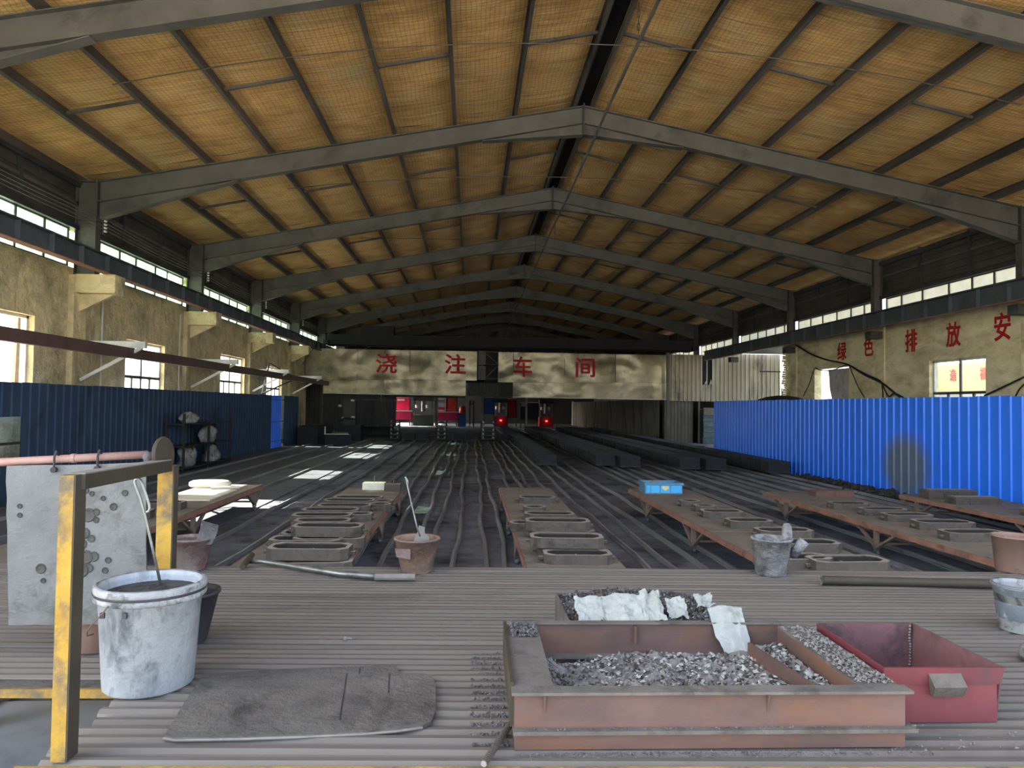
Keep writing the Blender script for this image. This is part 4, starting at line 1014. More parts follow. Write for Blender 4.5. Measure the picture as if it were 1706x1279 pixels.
o = inst('moulding_flask', MF['a'][0], None, (9.3, 9.9, TZ), (0, 0, -.05)); inst('cross_web', MF['a'][1], o); inst('inner_ring', MF['a'][3], o); tag(o, 'mould frame nearer the platform on the table against the blue fence', 'mould')
for i, (x0, x1, y, zz, lb) in enumerate(((165, 740, 300, TZ, 'long dusty flask slab at the far end of the table against the blue fence'), (420, 910, 352, TZ, 'second dusty flask slab in front of the long one against the blue fence'))):
    a, b_ = onz(*E8(x0, y), zz), onz(*E8(x1, y), zz); wd = min(b_.x - a.x, .95)
    tag(MB().span(0, wd, 0, .3, 0, .15 - .04 * i).span(.02, wd - .02, .02, .28, .15 - .04 * i, .17 - .04 * i).span(wd * .3, wd * .34, -.02, 0, 0, .12).build('flask_slab', 'mould', None, (a.x, 13.1 - .75 * i, zz)), lb, 'slab')
# painted sun patch and pale slab on the table nearest the navy fence
tag(MB().prism([(0, 0), (.8, .05), (.78, 1.5), (.05, 1.4)], 0, .02).build('sun_patch', 'white_slab', None, (-5.1, 12.2, TZ)), 'pale sheet painted as the sun patch on the table nearest the navy fence', 'board')  # sunlit part of the table top painted as a thin pale sheet
o = MB().lathe([(0, 0), (.24, 0), (.26, .03), (.26, .09), (.22, .12), (0, .12)], 20, sx=1.5).build('round_slab', 'white_slab', None, (-5.0, 14.25, TZ), smooth=True); tag(o, 'rounded white slab at the far end of the table nearest the navy fence', 'slab')
for i, (x, y) in enumerate(((-4.75, 11.3), (-4.85, 10.4), (-4.75, 9.4))):
    o = inst('moulding_flask', MF['a'][0], None, (x, y, TZ), (0, 0, .15 * i)); inst('cross_web', MF['a'][1], o); inst('inner_ring', MF['a'][3], o); tag(o, 'dark mould frame on the table nearest the navy fence, %s from the far end' % ORD[i], 'mould', 'mould frames on the pale-board table')
tag(MB().tube([(0, 0, .0), (.5, .1, .0)], .03, 8).build('short_pipe', 'frame_w', None, (-4.85, 13.85, TZ + .03)), 'short pale pipe beside the rounded white slab', 'pipe')
# blue crate
p0, p1 = onz(1075, 822, TZ), onz(1136, 822, TZ); wd = p1.x - p0.x; dp = .5; hh = .2
r = thing('plastic_crate', 'bright blue plastic crate on the far end of a low table', 'crate', ((p0.x + p1.x)/2, p0.y, TZ))
MB().span(-wd/2, wd/2, 0, .02, 0, hh).span(-wd/2, wd/2, dp - .02, dp, 0, hh).span(-wd/2, -wd/2 + .02, .02, dp - .02, 0, hh).span(wd/2 - .02, wd/2, .02, dp - .02, 0, hh).build('wall', 'crate_d', r)
MB().span(-wd/2 + .02, wd/2 - .02, .02, dp - .02, .0, .015).build('base', 'crate_d', r)
MB().ring([(-wd/2 - .02, -.02), (wd/2 + .02, -.02), (wd/2 + .02, dp + .02), (-wd/2 - .02, dp + .02)], [(-wd/2 + .01, .01), (wd/2 - .01, .01), (wd/2 - .01, dp - .01), (-wd/2 + .01, dp - .01)], hh - .03, hh + .005).build('rim', 'crate_d', r)
for k, (u0, u1) in enumerate(((.03, .13), (.16, .38), (.41, .66), (.69, .97))):
    MB().span(-wd/2 + u0 * wd, -wd/2 + u1 * wd, -.008, 0, .02, hh - .045).build('front_panel', 'crate', r)
MB().prism([(-.07, 0), (0, -.055), (.07, 0), (.06, .035), (-.06, .035)], 0, .004).build('emblem', 'emblem', r, (wd * .035, -.009, hh * .55)).rotation_euler = (PI/2, 0, 0)

# ================================================================== PLATFORM OF ROUND BARS
DZ = 1.03; YAW = -.03; DY = 2.185
plat = thing('bar_platform', 'raised working platform decked with worn round steel bars and yellow edges', 'platform', (0, DY, 0), YAW)
def dl(v):                                 # world -> platform frame
    v = Vector(v) - plat.location; c, s = math.cos(-YAW), math.sin(-YAW); return Vector((v.x * c - v.y * s, v.x * s + v.y * c, v.z))
y = .035; rods = []
while y < 2.62:
    p = .071 if y < .45 else .0615
    rods.append((y, p)); y += p
for i, (y, p) in enumerate(rods):
    xl = (-1.27 + random.uniform(-.012, .012)) if y < .68 else -3.4
    rr = p * .425; a = random.random() * 6; n = 14; xr = 4.6
    pts = [(xl + (xr - xl) * k / n, y + .003 * math.sin(k * .9 + a), DZ - rr + .0025 * math.sin(k * .6 + a * 2) + random.uniform(-.001, .001)) for k in range(n + 1)]
    MB().tube(pts, rr, 10).build('rod', 'rod', plat, smooth=False)
for x in (-1.05, .6, 2.2, 3.8): MB().span(x - .05, x + .05, .05, 2.62, DZ - .19, DZ - .071).build('bearer', 'steel_d', plat)
MB().span(-3.2, -3.1, .75, 2.62, DZ - .19, DZ - .071).build('bearer', 'steel_d', plat)
MB().span(-1.32, 4.6, -.05, .0, DZ - .16, DZ - .006).build('front_channel', 'yellow', plat)
MB().span(-3.4, -1.29, .60, .70, DZ - .03, DZ - .012).build('edge_plate', 'dust', plat)
MB().span(-3.4, -1.29, .585, .60, DZ - .045, DZ - .012).build('edge_strip', 'yellow', plat)
MB().span(-3.4, 4.6, 2.63, 2.67, DZ - .15, DZ - .02).build('back_channel', 'steel_d', plat)
MB().span(-1.31, -1.27, .0, .6, DZ - .17, DZ - .075).build('side_bearer', 'steel_d', plat)
for x in (-1.2, 1.2, 3.6):
    for y in (.05, 2.5): MB().span(x - .05, x + .05, y - .05, y + .05, 0, DZ - .15).build('leg', 'steel_d', plat)
for y in (.8, 2.5): MB().span(-3.2, -3.1, y - .05, y + .05, 0, DZ - .15).build('leg', 'steel_d', plat)

def deck(x, y, z=0): return onz(x, y, DZ + z)
# guard rail ---------------------------------------------------------
r = thing('guard_rail', 'chipped yellow guard rail with a round disc at its rear post, beside the white bucket', 'guard rail', (-1.2, 2.26, DZ))
fx, fy = -1.2, 2.26
ft = ony(97, 790, 2.26); rt = ony(279, 775, 3.12)
def post(cx, cy, wx, wy, h):
    MB().span(cx - wx/2, cx + wx/2 - .004, cy - wy/2, cy + wy/2, 0, h).build('post', 'yellow', r)
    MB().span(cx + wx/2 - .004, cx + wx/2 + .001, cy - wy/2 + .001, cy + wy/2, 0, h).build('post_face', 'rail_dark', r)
post(0, 0, .046, .062, ft.z - DZ + .0)
post(rt.x - fx, .87, .066, .05, rt.z - DZ)
a = Vector((0.01, .0, ft.z - DZ - .022)); b_ = Vector((rt.x - fx, .85, rt.z - DZ - .0))
MB().bar(a, b_, .05, .046).build('top_rail', 'rail_dark', r)
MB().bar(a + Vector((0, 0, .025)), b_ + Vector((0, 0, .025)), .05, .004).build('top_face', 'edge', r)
dp_ = ony(272, 757, 3.05)
o = MB().lathe([(0, -.008), (.070, -.008), (.075, 0), (.07, .008), (0, .008)], 28).build('disc', 'rail_dark', r, Vector((dp_.x, dp_.y, dp_.z)) - r.location, smooth=False)
o.rotation_euler = Vector((.95, -.14, .05)).to_track_quat('Z', 'Y').to_euler()
o = MB().lathe([(0, -.022), (.016, -.018), (.022, 0), (.016, .018), (0, .022)], 10).build('weld_lump', 'ash', r, Vector((dp_.x - .06, dp_.y, dp_.z - .01)) - r.location, smooth=True)
# faded pipe with hanging plate ---------------------------------------
pa, pb = ony(-120, 776, 3.14), ony(246, 757, 3.14)
r = thing('faded_pipe', 'faded pink-red pipe propped level behind the yellow guard rail', 'pipe', (pa.x, pa.y, pa.z))
MB().tube([(0, 0, 0), (pb - pa) * .5, pb - pa], .017, 12).build('pipe_body', 'pink_pipe', r, smooth=True)
MB().tube([(pb - pa) * .65, (pb - pa) * .67], .020, 12).build('coupling', 'pink_pipe', r)
MB().span(.0, .05, -.025, .025, DZ - pa.z, -.017).build('prop_post', 'steel_d', r)
YP = 3.115
c0, c1, c2, c3 = ony(10, 776, YP), ony(243, 771, YP), ony(244, 1040, YP), ony(14, 1041, YP)
r = thing('steel_plate', 'pitted grey steel plate hanging from the faded pipe', 'plate', (c0.x, YP, c3.z))
n = 14
poly = [c3, c2, c1, c0]
b = MB(); P = [(p.x - c0.x, p.z - c3.z) for p in poly]
edge = []
for i in range(4):
    p, q = P[i], P[(i + 1) % 4]
    for k in range(10):
        t = k / 10; edge.append((p[0] + (q[0]-p[0]) * t + random.uniform(-.002, .002), p[1] + (q[1]-p[1]) * t + random.uniform(-.002, .002)))
m_ = len(edge)
b.add([(x, 0, z) for x, z in edge] + [(x, .008, z) for x, z in edge], [tuple(range(m_)), tuple(range(2*m_ - 1, m_ - 1, -1))] + [(i, (i+1) % m_, m_ + (i+1) % m_, m_ + i)[::-1] for i in range(m_)])
b.build('plate_body', 'plate', r)
# craters burnt into the plate
cr = [(0.05+ (x-10)/235*.58, y, s) for x, y, s in ((143, 817, 5), (153, 822, 4), (172, 830, 4), (189, 844, 6), (147, 858, 12), (160, 853, 6), (140, 888, 12), (152, 897, 7), (135, 906, 10), (143, 928, 13), (156, 927, 10), (180, 933, 6), (175, 950, 6), (136, 950, 14), (148, 946, 8), (68, 947, 9), (72, 967, 5), (33, 843, 4), (33, 858, 4), (208, 821, 5), (160, 866, 6), (134, 875, 5), (128, 935, 8))]
for (x_, y_, s) in ((143, 817, 5), (153, 822, 4), (172, 830, 4), (189, 844, 6), (147, 858, 11), (160, 853, 6), (140, 888, 9), (152, 897, 6), (135, 906, 9), (143, 928, 11), (156, 927, 8), (180, 933, 5), (175, 950, 5), (136, 950, 11), (148, 946, 7), (68, 947, 8), (72, 967, 4), (33, 843, 4), (33, 858, 4), (208, 821, 5), (160, 866, 5), (134, 875, 5)):
    p = ony(x_, y_, YP - .001); rad = s * .85 / 1200 * 3.1
    o = MB().lathe([(rad * 1.25, 0), (rad * 1.05, .004), (rad * .75, .001), (0, .0003)], 12).build('crater', 'crater', r, p - r.location)
    o.rotation_euler = (PI/2, 0, 0)
# hooks
for x_, y_ in ((93, 770), (165, 768)):
    p = ony(x_, y_, YP)
    MB().tube([(p.x - c0.x + .0, .03, p.z - c3.z + .02), (p.x - c0.x, .0, p.z - c3.z + .045), (p.x - c0.x, -.012, p.z - c3.z + .02), (p.x - c0.x, -.012, p.z - c3.z - .035)], .005, 6).tube([(p.x - c0.x, -.02, p.z - c3.z - .03), (p.x - c0.x, -.004, p.z - c3.z - .03)], .012, 8).build('hook', 'black', r)

# pails ----------------------------------------------------------------
def pail(name, label, p, r0, r1, h, m, m_in=None, fill=None, fill_m='ash', rimw=.008, bail=None, n=28, wob=0):
    r = thing(name, label, 'pail', (p.x, p.y, DZ))
    t = .006
    b = MB().lathe([(r0 * .96, 0), (r0, .006), (r1, h - .012), (r1 + rimw, h - .012), (r1 + rimw, h), (r1 - t, h), (r1 - t - .002, h - .02), (r0 - t, .01)], n)
    b.lathe([(r0 * .96, 0), (0, 0)], n).lathe([(r0 - t, .01), (0, .01)], n)
    if wob:
        for i, v in enumerate(b.v):
            q = Vector(v); d = wob * noise.noise(Vector((q.x * 18, q.y * 18, q.z * 14))); b.v[i] = (q.x * (1 + d), q.y * (1 + d), q.z * (1 + d * .3))
    b.build('pail_body', m, r, smooth=True)
    if fill is not None:
        rf = r0 + (r1 - r0) * fill - t - .001
        def fn(u, v):
            a = 2 * PI * u; q = rf * v
            return (q * math.cos(a), q * math.sin(a), fill * h + .018 * noise.noise(Vector((q * math.cos(a) * 25, q * math.sin(a) * 25, p.x))) * (1 if v < .95 else 0))
        MB().grid(fn, 24, 8).build('contents', fill_m, r, smooth=True)
    if bail:
        a0, drop = bail; pts = []
        for k in range(13):
            t_ = PI * k / 12; x = math.cos(t_) * (r1 + .012); dn = math.sin(t_) * drop
            pts.append((x * math.cos(a0) - math.sin(a0) * (-(dn) * .55 - (r1 * math.sin(t_)) * .98 ), x * math.sin(a0) + math.cos(a0) * (-(dn) * .55 - (r1 * math.sin(t_)) * .98), h - .03 - dn))
        MB().tube(pts, .003, 6).build('bail', 'wire', r)
    return r
# big white bucket with slurry
p = deck(253, 1163); p = Vector((-1.205, 2.84, DZ))
r = pail('white_bucket', 'large white paint bucket of dark slurry on the platform corner', p, .158, .182, .385, 'white_paint', fill=.90, fill_m='slurry', rimw=.012, bail=None)
MB().lathe([(.190, .33), (.196, .335), (.196, .352), (.190, .354), (.194, .358), (.197, .362), (.197, .382), (.186, .389), (.178, .386)], 36).build('rim_bands', 'rim_dirty', r, smooth=True)
for z_, r_ in ((.354, .1945), (.3605, .1975), (.333, .1905)): MB().lathe([(r_ - .004, z_ - .0022), (r_ + .0012, z_ - .0022), (r_ + .0012, z_ + .0022), (r_ - .004, z_ + .0022)], 36).build('rim_groove', 'plum', r)
MB().tube([(-.07, -.185, .34), (-.085, -.195, .315), (-.12, -.19, .28), (-.15, -.165, .245), (-.172, -.12, .215), (-.185, -.05, .20)], .0028, 6).build('bail', 'wire', r)
MB().span(-.10, -.085, -.182, -.172, .295, .315).build('rim_lug', 'plum', r); MB().span(-.02, -.005, -.19, -.18, .295, .315).build('rim_lug', 'plum', r)
# stirring rod with looped handle, resting in the white bucket
a, b_ = ony(268, 975, 2.84), ony(241, 855, 2.80)
r = thing('stirring_rod', 'thin steel stirring rod with a loop handle standing in the white bucket', 'rod', a)
lp = [ony(x, y, 2.79) for x, y in ((233, 828), (226, 810), (224, 803), (225.5, 798.5), (229.5, 797), (233.5, 799), (237, 805), (243, 822), (248.5, 840), (249.5, 847), (247.5, 852))]
l5 = ony(243, 853, 2.79)
MB().tube([Vector(q) - a for q in (a, a * .5 + b_ * .5, b_, *lp, l5)], .0055, 8).build('rod_body', 'bright_steel', r, smooth=True)
tag(bpy.data.objects[r.name], r['label'], 'rod')
# dark plum bucket hidden behind the white one
pail('dark_bucket', 'dark plum bucket half hidden behind the large white bucket', Vector((-1.255, 3.33, DZ)), .085, .132, .225, 'plum', bail=None)
# dusty pink pail under the hanging plate
pail('dusty_pail', 'dusty pink pail standing behind the hanging steel plate', Vector((-1.60, 3.27, DZ)), .112, .125, .26, 'terra')
# peach pail with ladle
p = Vector((-.335, 4.70, DZ))
r = pail('peach_pail', 'peach-coloured crusted pail with a long ladle, at the platform back edge', p, .10, .141, .215, 'pail_o', fill=.82, fill_m='ash_w', wob=.02)
MB().add([(-.12, -.105, .11), (-.03, -.135, .10), (-.03, -.14, .165), (-.13, -.11, .165)], [(0, 1, 2, 3)]).build('flap', 'pail_p', r)
a, b_, c_ = ony(700, 893, 4.72), ony(694, 876, 4.72), ony(676, 796, 4.74)
r = thing('ladle_rod', 'long thin ladle standing in the peach pail with its blade upward', 'ladle', a)
Z_ = Vector((0, 0, 0))
MB().tube([Z_, (b_ - a), (c_ - a), (ony(675, 794, 4.74) - a), (ony(679, 801, 4.74) - a), (ony(680, 812, 4.74) - a)], .006, 8).build('handle', 'bright_steel', r, smooth=True)
MB().prism([(-.045, -.06), (.06, -.06), (.055, -.02), (.03, 0), (.028, .04), (-.01, .05), (-.02, .0)], -.004, .004).build('blade', 'edge', r, (0.0, 0, .02)).rotation_euler = (PI/2, 0, 0)
# white crusted pail with paddle
p = Vector((1.97, 4.63, DZ))
r = pail('white_crusted_pail', 'white crusted pail with a rounded paddle, in front of the blue crate table', p, .10, .125, .235, 'pail_w', fill=.75, fill_m='ash_w', wob=.07)
q = ony(1311, 900, 4.66)
r2 = thing('paddle', 'rounded white paddle sticking out of the white crusted pail', 'paddle', (q.x, q.y, DZ + .15))
MB().prism([(-.028, 0), (.028, 0), (.033, .10), (.028, .15), (.012, .172), (-.012, .172), (-.028, .15), (-.033, .10)], -.01, .01).build('paddle_blade', 'pail_w', r2).rotation_euler = (PI/2, 0, .1)
q0, q1 = ony(1320, 925, 4.62), ony(1340, 900, 4.60)
MB().tube([q0 - Vector((p.x, p.y, DZ)), q1 - Vector((p.x, p.y, DZ))], [.03, .036], 10).build('spout', 'pail_w', r, smooth=True)
# pink pail with crumpled scoop, behind the guard rail
p = Vector((-1.775, 4.76, DZ))
r = pail('pink_pail', 'pink crusted pail with a bent grey scoop, beyond the guard rail', p, .093, .122, .20, 'pail_p', fill=.9, fill_m='ash', wob=.03)
q = ony(340, 885, 4.72)
o = MB().grid(lambda u, v: ((u - .5) * .11 + .03 * v, .05 * math.sin(v * 2.5) - .02 + .01 * noise.noise(Vector((u * 6, v * 6, 2))), -.03 + .15 * v * (1 - .2 * u)), 8, 8).build('bent_scoop', 'ash', None, (q.x, q.y, q.z - .05), smooth=True); tag(o, 'bent grey sheet scoop standing in the pink pail', 'scoop')
# right-hand pails
p = Vector((3.70, 4.72, DZ))
r = pail('pink_bucket', 'pale pink bucket with a white strip at the end of the long dark bar', p, .115, .135, .24, 'terra', fill=.8, fill_m='ash_w', wob=.01)
a = ony(1672, 894, 4.68) - Vector((p.x, p.y, DZ)); c_ = ony(1684, 925, 4.66) - Vector((p.x, p.y, DZ))
MB().bar(a, c_, .035, .008, up=(0, 1, 0)).build('white_strip', 'paper', r)
p = Vector((2.735, 3.44, DZ))
r = pail('painted_bucket', 'white bucket with a slate-grey painted band, at the frame edge beside the red box', p, .10, .128, .225, 'rim_dirty', fill=.8, fill_m='slurry')
MB().lathe([(.1245, .18), (.130, .2), (.1375, .222), (.131, .229), (.125, .228)], 28).lathe([(.1085, .06), (.1105, .065), (.1185, .14), (.1175, .145)], 28).build('paint_band', 'bluegrey', r, smooth=True)
p = deck(1716, 1100); o = MB().lathe([(0, 0), (.05, .0), (.062, .02), (.055, .05), (.03, .07), (0, .075)], 14).build('white_lump', 'ash_w', None, (p.x + .02, p.y, DZ), smooth=True); tag(o, 'small white lump on the bars below the painted bucket', 'lump')

# board, bars, tools ----------------------------------------------------
pts = [deck(*q) for q in ((273, 1232), (302, 1184), (338, 1128), (420, 1122), (520, 1117), (661, 1112), (664, 1127), (690, 1125.5), (711, 1127), (721, 1135), (726, 1150), (726, 1190), (719, 1206), (704, 1214), (660, 1220), (602, 1225), (496, 1230), (400, 1233), (290, 1235))]
c0 = deck(500, 1175)
def up(q): return Vector((q.x - c0.x, q.y - c0.y))
poly = [tuple(up(q)) for q in pts]
o = MB().prism(poly, .0, .012).build('sooty_board', 'mat_board', None, (c0.x, c0.y, DZ)); tag(o, 'sooty black board with a rounded end lying flat on the bars', 'board')
e = MB().tube([(x, y, .004) for x, y in poly[13:] + poly[:3]], .005, 6).build('worn_edge', 'edge', o)
for xa, ya, xb, yb in ((578, 1127, 566, 1205), (649, 1128, 647, 1160), (600, 1118, 598, 1128)):
    a, b_ = deck(xa, ya), deck(xb, yb); MB().bar(Vector((*up(a), .0121)), Vector((*up(b_), .0121)), .004, .002).build('crack', 'black', o)
path = [(412, 935, .024), (436, 935, .028), (470, 940, .024), (500, 945, .023), (570, 956, .022), (640, 961, .0225), (692, 961, .0235)]
P = [deck(x, y, z) for x, y, z in path]
r = thing('tee_bar', 'bent steel pipe with a T-shaped end lying at the back of the platform', 'bar', P[0])
MB().tube([q - P[0] for q in P[:-1]], [.014, .015, .017, .019, .019, .019], 10).build('shaft', 'bright_steel', r, smooth=True)
MB().tube([P[-2] - P[0] - (P[-1] - P[-2]) * .3, P[-1] - P[0]], .0215, 10).build('socket', 'edge', r)
a, b_ = deck(404, 944, .02), deck(420, 924, .05)
MB().tube([a - P[0], b_ - P[0]], .019, 10).build('cross_head', 'rail_dark', r)
a, b_ = deck(1368, 966, .028), deck(1760, 975, .028)
r = thing('dark_bar', 'long dark steel tube lying across the bars before the fourth table', 'bar', a)
b = MB(); b.tube([Vector((0, 0, 0)), b_ - a], .028, 12, False); b.build('tube_body', 'rail_dark', r, smooth=True)
MB().ring([(.028 * math.cos(t), .028 * math.sin(t)) for t in [2*PI*k/12 for k in range(12)]], [(.018 * math.cos(t), .018 * math.sin(t)) for t in [2*PI*k/12 for k in range(12)]], 0, .01).build('cut_end', 'edge', r).rotation_euler = (b_ - a).to_track_quat('Z', 'Y').to_euler()
a, b_ = deck(850, 1206, .016), deck(806, 1272, .016)
r = thing('rebar', 'short ribbed reinforcing bar leaning off the front edge by the slag frame', 'bar', a)
MB().tube([Z_, b_ - a], .0095, 10).build('bar_body', 'rebar', r)
d = (b_ - a); m = MB()
for k in range(26):
    t = (k + .5) / 26; m.tube([d * t, d * (t + .012)], .0115, 10)
m.build('ribs', 'rebar', r)
MB().tube([d, d * 1.004], .0094, 10).build('sawn_end', 'edge', r)
p = onz(515, 934, TZ)
o = MB().grid(lambda u, v: ((u - .5) * .30 * (1 - .2 * v), (v - .5) * .22, .03 + .06 * max(0, noise.noise(Vector((u * 5, v * 4, 8)))) + .03 * math.sin(u * PI)), 16, 10).build('work_glove', 'glove', None, (p.x, p.y, TZ), smooth=True); tag(o, 'dark blue work glove crumpled on the crowded table near the platform', 'glove')
for k in range(4): MB().tube([(.10 + .01 * k, -.08 + .04 * k, .05), (.17, -.09 + .045 * k, .04), (.22, -.08 + .04 * k, .03)], [.018, .016, .012], 8).build('finger', 'glove', o, smooth=True)

# ================================================================== SLAG FRAME, TRAY, RED BOX
FZ = .18
def W(x, y, z): return onz(x, y, z)
fx0, fx1, fy0, fy1 = .15, 1.40, 2.27, 2.96
r = thing('slag_trough', 'heavy rusty steel frame trough full of slag and ash', 'frame', (fx0, fy0, DZ), -.01)
LX, LY = fx1 - fx0, fy1 - fy0
# front beam: stacked web, mid flange, lower web
MB().span(0, LX, .0, .012, .065, FZ).span(0, LX, .0, .012, .0, .055).build('front_web', 'rust', r)
MB().span(-.005, LX + .03, -.022, .03, .053, .065).build('front_mid_flange', 'dust', r)
MB().span(-.01, LX + .02, -.016, .040, FZ - .008, FZ + .001).build('front_top_flange', 'dust', r)
for x in (.09, .80): MB().add([(x, 0, FZ - .01), (x, -.014, FZ - .01), (x, 0, .11), (x + .006, 0, FZ - .01), (x + .006, -.014, FZ - .01), (x + .006, 0, .11)], [(0, 1, 2), (5, 4, 3), (0, 3, 4, 1), (1, 4, 5, 2)]).build('gusset', 'rust', r)
# back beam
MB().span(.12, LX - .12, LY - .012, LY, .0, FZ + .005).build('back_web', 'rust', r)
MB().span(.12, LX - .12, LY - .045, LY - .012, .055, .067).build('back_mid_flange', 'dust', r)
MB().span(.12, LX - .12, LY - .02, LY + .01, FZ + .005, FZ + .013).build('back_top_flange', 'dust', r)
MB().span(.52, .53, LY - .03, LY - .012, .11, FZ).build('gusset', 'rust', r)
# side beams with broad dusty tops
for x0, x1, n_ in ((0, .125, 'left'), (LX - .13, LX, 'right')):
    MB().span(x0, x1, .040, LY, FZ - .008, FZ).build('side_top', 'dust', r)
    MB().span(x0, x0 + .01, .012, LY, 0, FZ - .008).span(x1 - .01, x1, .012, LY, 0, FZ - .008).build('side_web', 'rust', r)
MB().span(-.012, 0, .05, LY + .01, .05, FZ + .01).build('side_strip', 'rail_dark', r)
MB().bar((LX - .29, LY - .12, .10), (LX - .22, .02, .10), .012, .09).build('divider', 'rust', r)

def chips(name, label, n, fn, smin, smax, m, mat2=None, parent=None, flat=.5, **props):
    """loose irregular lumps joined as one heap"""
    b = MB()
    for k in range(n):
        c = Vector(fn()); s = random.uniform(smin, smax) * random.choice((.6, .8, 1, 1.3))
        u = [Vector((random.uniform(.6, 1.2), 0, random.uniform(-.3, .3))), Vector((0, random.uniform(.6, 1.2), random.uniform(-.3, .3))), Vector((-random.uniform(.6, 1.2), random.uniform(-.3, .3), 0)), Vector((0, -random.uniform(.6, 1.2), 0)), Vector((random.uniform(-.2, .2), random.uniform(-.2, .2), random.uniform(.5, 1.0) * flat * 2)), Vector((0, 0, -.5))]
        a = random.random() * 2 * PI; t = random.uniform(-.7, .7)
        R = Matrix.Rotation(a, 3, 'Z') @ Matrix.Rotation(t, 3, 'X')
        b.add([c + R @ (q * s) for q in u], [(0, 1, 4), (1, 2, 4), (2, 3, 4), (3, 0, 4), (1, 0, 5), (2, 1, 5), (3, 2, 5), (0, 3, 5)])
    o = b.build(name, m, parent, **props)
    if label: tag(o, label, 'slag'); 
    o['kind'] = 'stuff'
    return o
def rough_heap(name, label, x0, x1, y0, y1, hf, m, nu=70, nv=40):
    def fn(u, v):
        x, y = x0 + (x1 - x0) * u, y0 + (y1 - y0) * v
        return (x, y, hf(u, v) + .030 * noise.turbulence(Vector((x * 14, y * 14, 3)), 5, True))
    o = MB().grid(fn, nu, nv).build(name, m, None, kind='stuff'); tag(o, label, 'slag'); return o
ix0, ix1, iy0, iy1 = fx0 + .13, fx1 - .14, fy0 + .03, fy1 - .05
def hfA(u, v): return DZ + .015 + .075 * min(1, (u * 2.2) ** 1.5 + max(0, .10 - u) * 9) * (.75 + .25 * math.sin(u * 7)) + .03 * max(0, u - .7) * 2
h1 = rough_heap('slag_bed', 'pale grey slag and ash filling the rusty frame trough', ix0, ix1, iy0, iy1, hfA, 'ash_w')
def sA():
    u, v = random.random(), random.random(); return (ix0 + (ix1 - ix0) * u, iy0 + (iy1 - iy0) * v, hfA(u, v) + .016)
chips('loose_slag', None, 1500, sA, .003, .012, 'ash_w', parent=h1, flat=.7)
chips('dark_slag', None, 700, sA, .003, .011, 'ash_d', parent=h1, flat=.8)
def sA2():
    u, v = .12 + .88 * random.random() ** .8, random.random(); return (ix0 + (ix1 - ix0) * u, iy0 + (iy1 - iy0) * v, hfA(u, v) + .022)
chips('pale_flakes', None, 520, sA2, .005, .014, 'paper', parent=h1, flat=.25)
# dust along the side beam tops
def sB():
    t = random.random(); return (fx1 - .005 - .12 * random.random(), fy0 + .04 + (LY - .1) * t, DZ + FZ + .004)
chips('ash_crumbs', 'pale ash crumbs scattered on the side beam beside the red box', 900, sB, .0015, .008, 'ash_w', flat=.5)
def sC(): return (fx0 + .02 + .10 * random.random(), fy1 - .05 - .12 * random.random() ** 1.5, DZ + FZ + .004 + .02 * random.random())
chips('ash_crumbs', 'grey ash clump on the corner of the slag frame away from the red box', 420, sC, .002, .008, 'ash', flat=.7)
def sD():
    t = random.random() ** 1.6; a = random.random(); return (fx0 - .015 - .12 * t, fy0 + .05 + .85 * a, DZ - .012 + .006 * random.random())
chips('ash_spill', 'pale ash spilled over the bars along the side of the slag frame', 3200, sD, .0015, .007, 'ash', flat=.5)
def sE(): return (fx0 + 1.35 * random.random(), fy0 - .012 - .045 * random.random() ** 2, DZ - .006)
chips('ash_spill', 'grey ash spilled along the front foot of the slag frame', 900, sE, .0012, .005, 'ash', flat=.5)
def sF():
    return (fx0 + .02 + 1.3 * random.random(), fy0 - .004 - .012 * random.random(), DZ + .066)
chips('ash_crumbs', 'fine grey ash lying on the middle flange of the slag frame', 300, sF, .001, .005, 'ash', flat=.4)

# rear tray ------------------------------------------------------------
tx0, tx1, ty0, ty1 = .42, 1.10, 3.0, 3.50
r = thing('slag_tray', 'grey steel tray heaped with dark slag and white paper behind the slag frame', 'tray', (tx0, ty0, DZ))
TXL, TYL = tx1 - tx0, ty1 - ty0
MB().span(0, .008, 0, TYL, 0, .17).span(TXL - .008, TXL, 0, TYL, 0, .15).span(.008, TXL - .008, 0, .008, 0, .16).span(.008, TXL - .008, TYL - .008, TYL, 0, .17).build('tray_wall', 'dust', r)
MB().span(.008, TXL - .008, .008, TYL - .008, .002, .01).build('tray_floor', 'dust', r)
def hfT(u, v): return DZ + .125 + .05 * math.sin(PI * min(1, u * .9 + .1)) * (.5 + .5 * v)
h2 = rough_heap('slag_heap', 'dark gravelly slag heaped in the grey steel tray', tx0 + .01, tx1 + .03, ty0 + .01, ty1 - .01, hfT, 'ash_d', 50, 36)
def sT():
    u, v = random.random(), random.random(); return (tx0 + .01 + (tx1 - tx0 + .02) * u, ty0 + .01 + (ty1 - ty0 - .02) * v, hfT(u, v) + .018)
chips('loose_slag', None, 1300, sT, .003, .009, 'ash', parent=h2, flat=.8)
chips('dark_slag', None, 800, sT, .003, .009, 'ash_d', parent=h2, flat=.8)
chips('pale_flakes', None, 200, sT, .004, .010, 'paper', parent=h2, flat=.25)
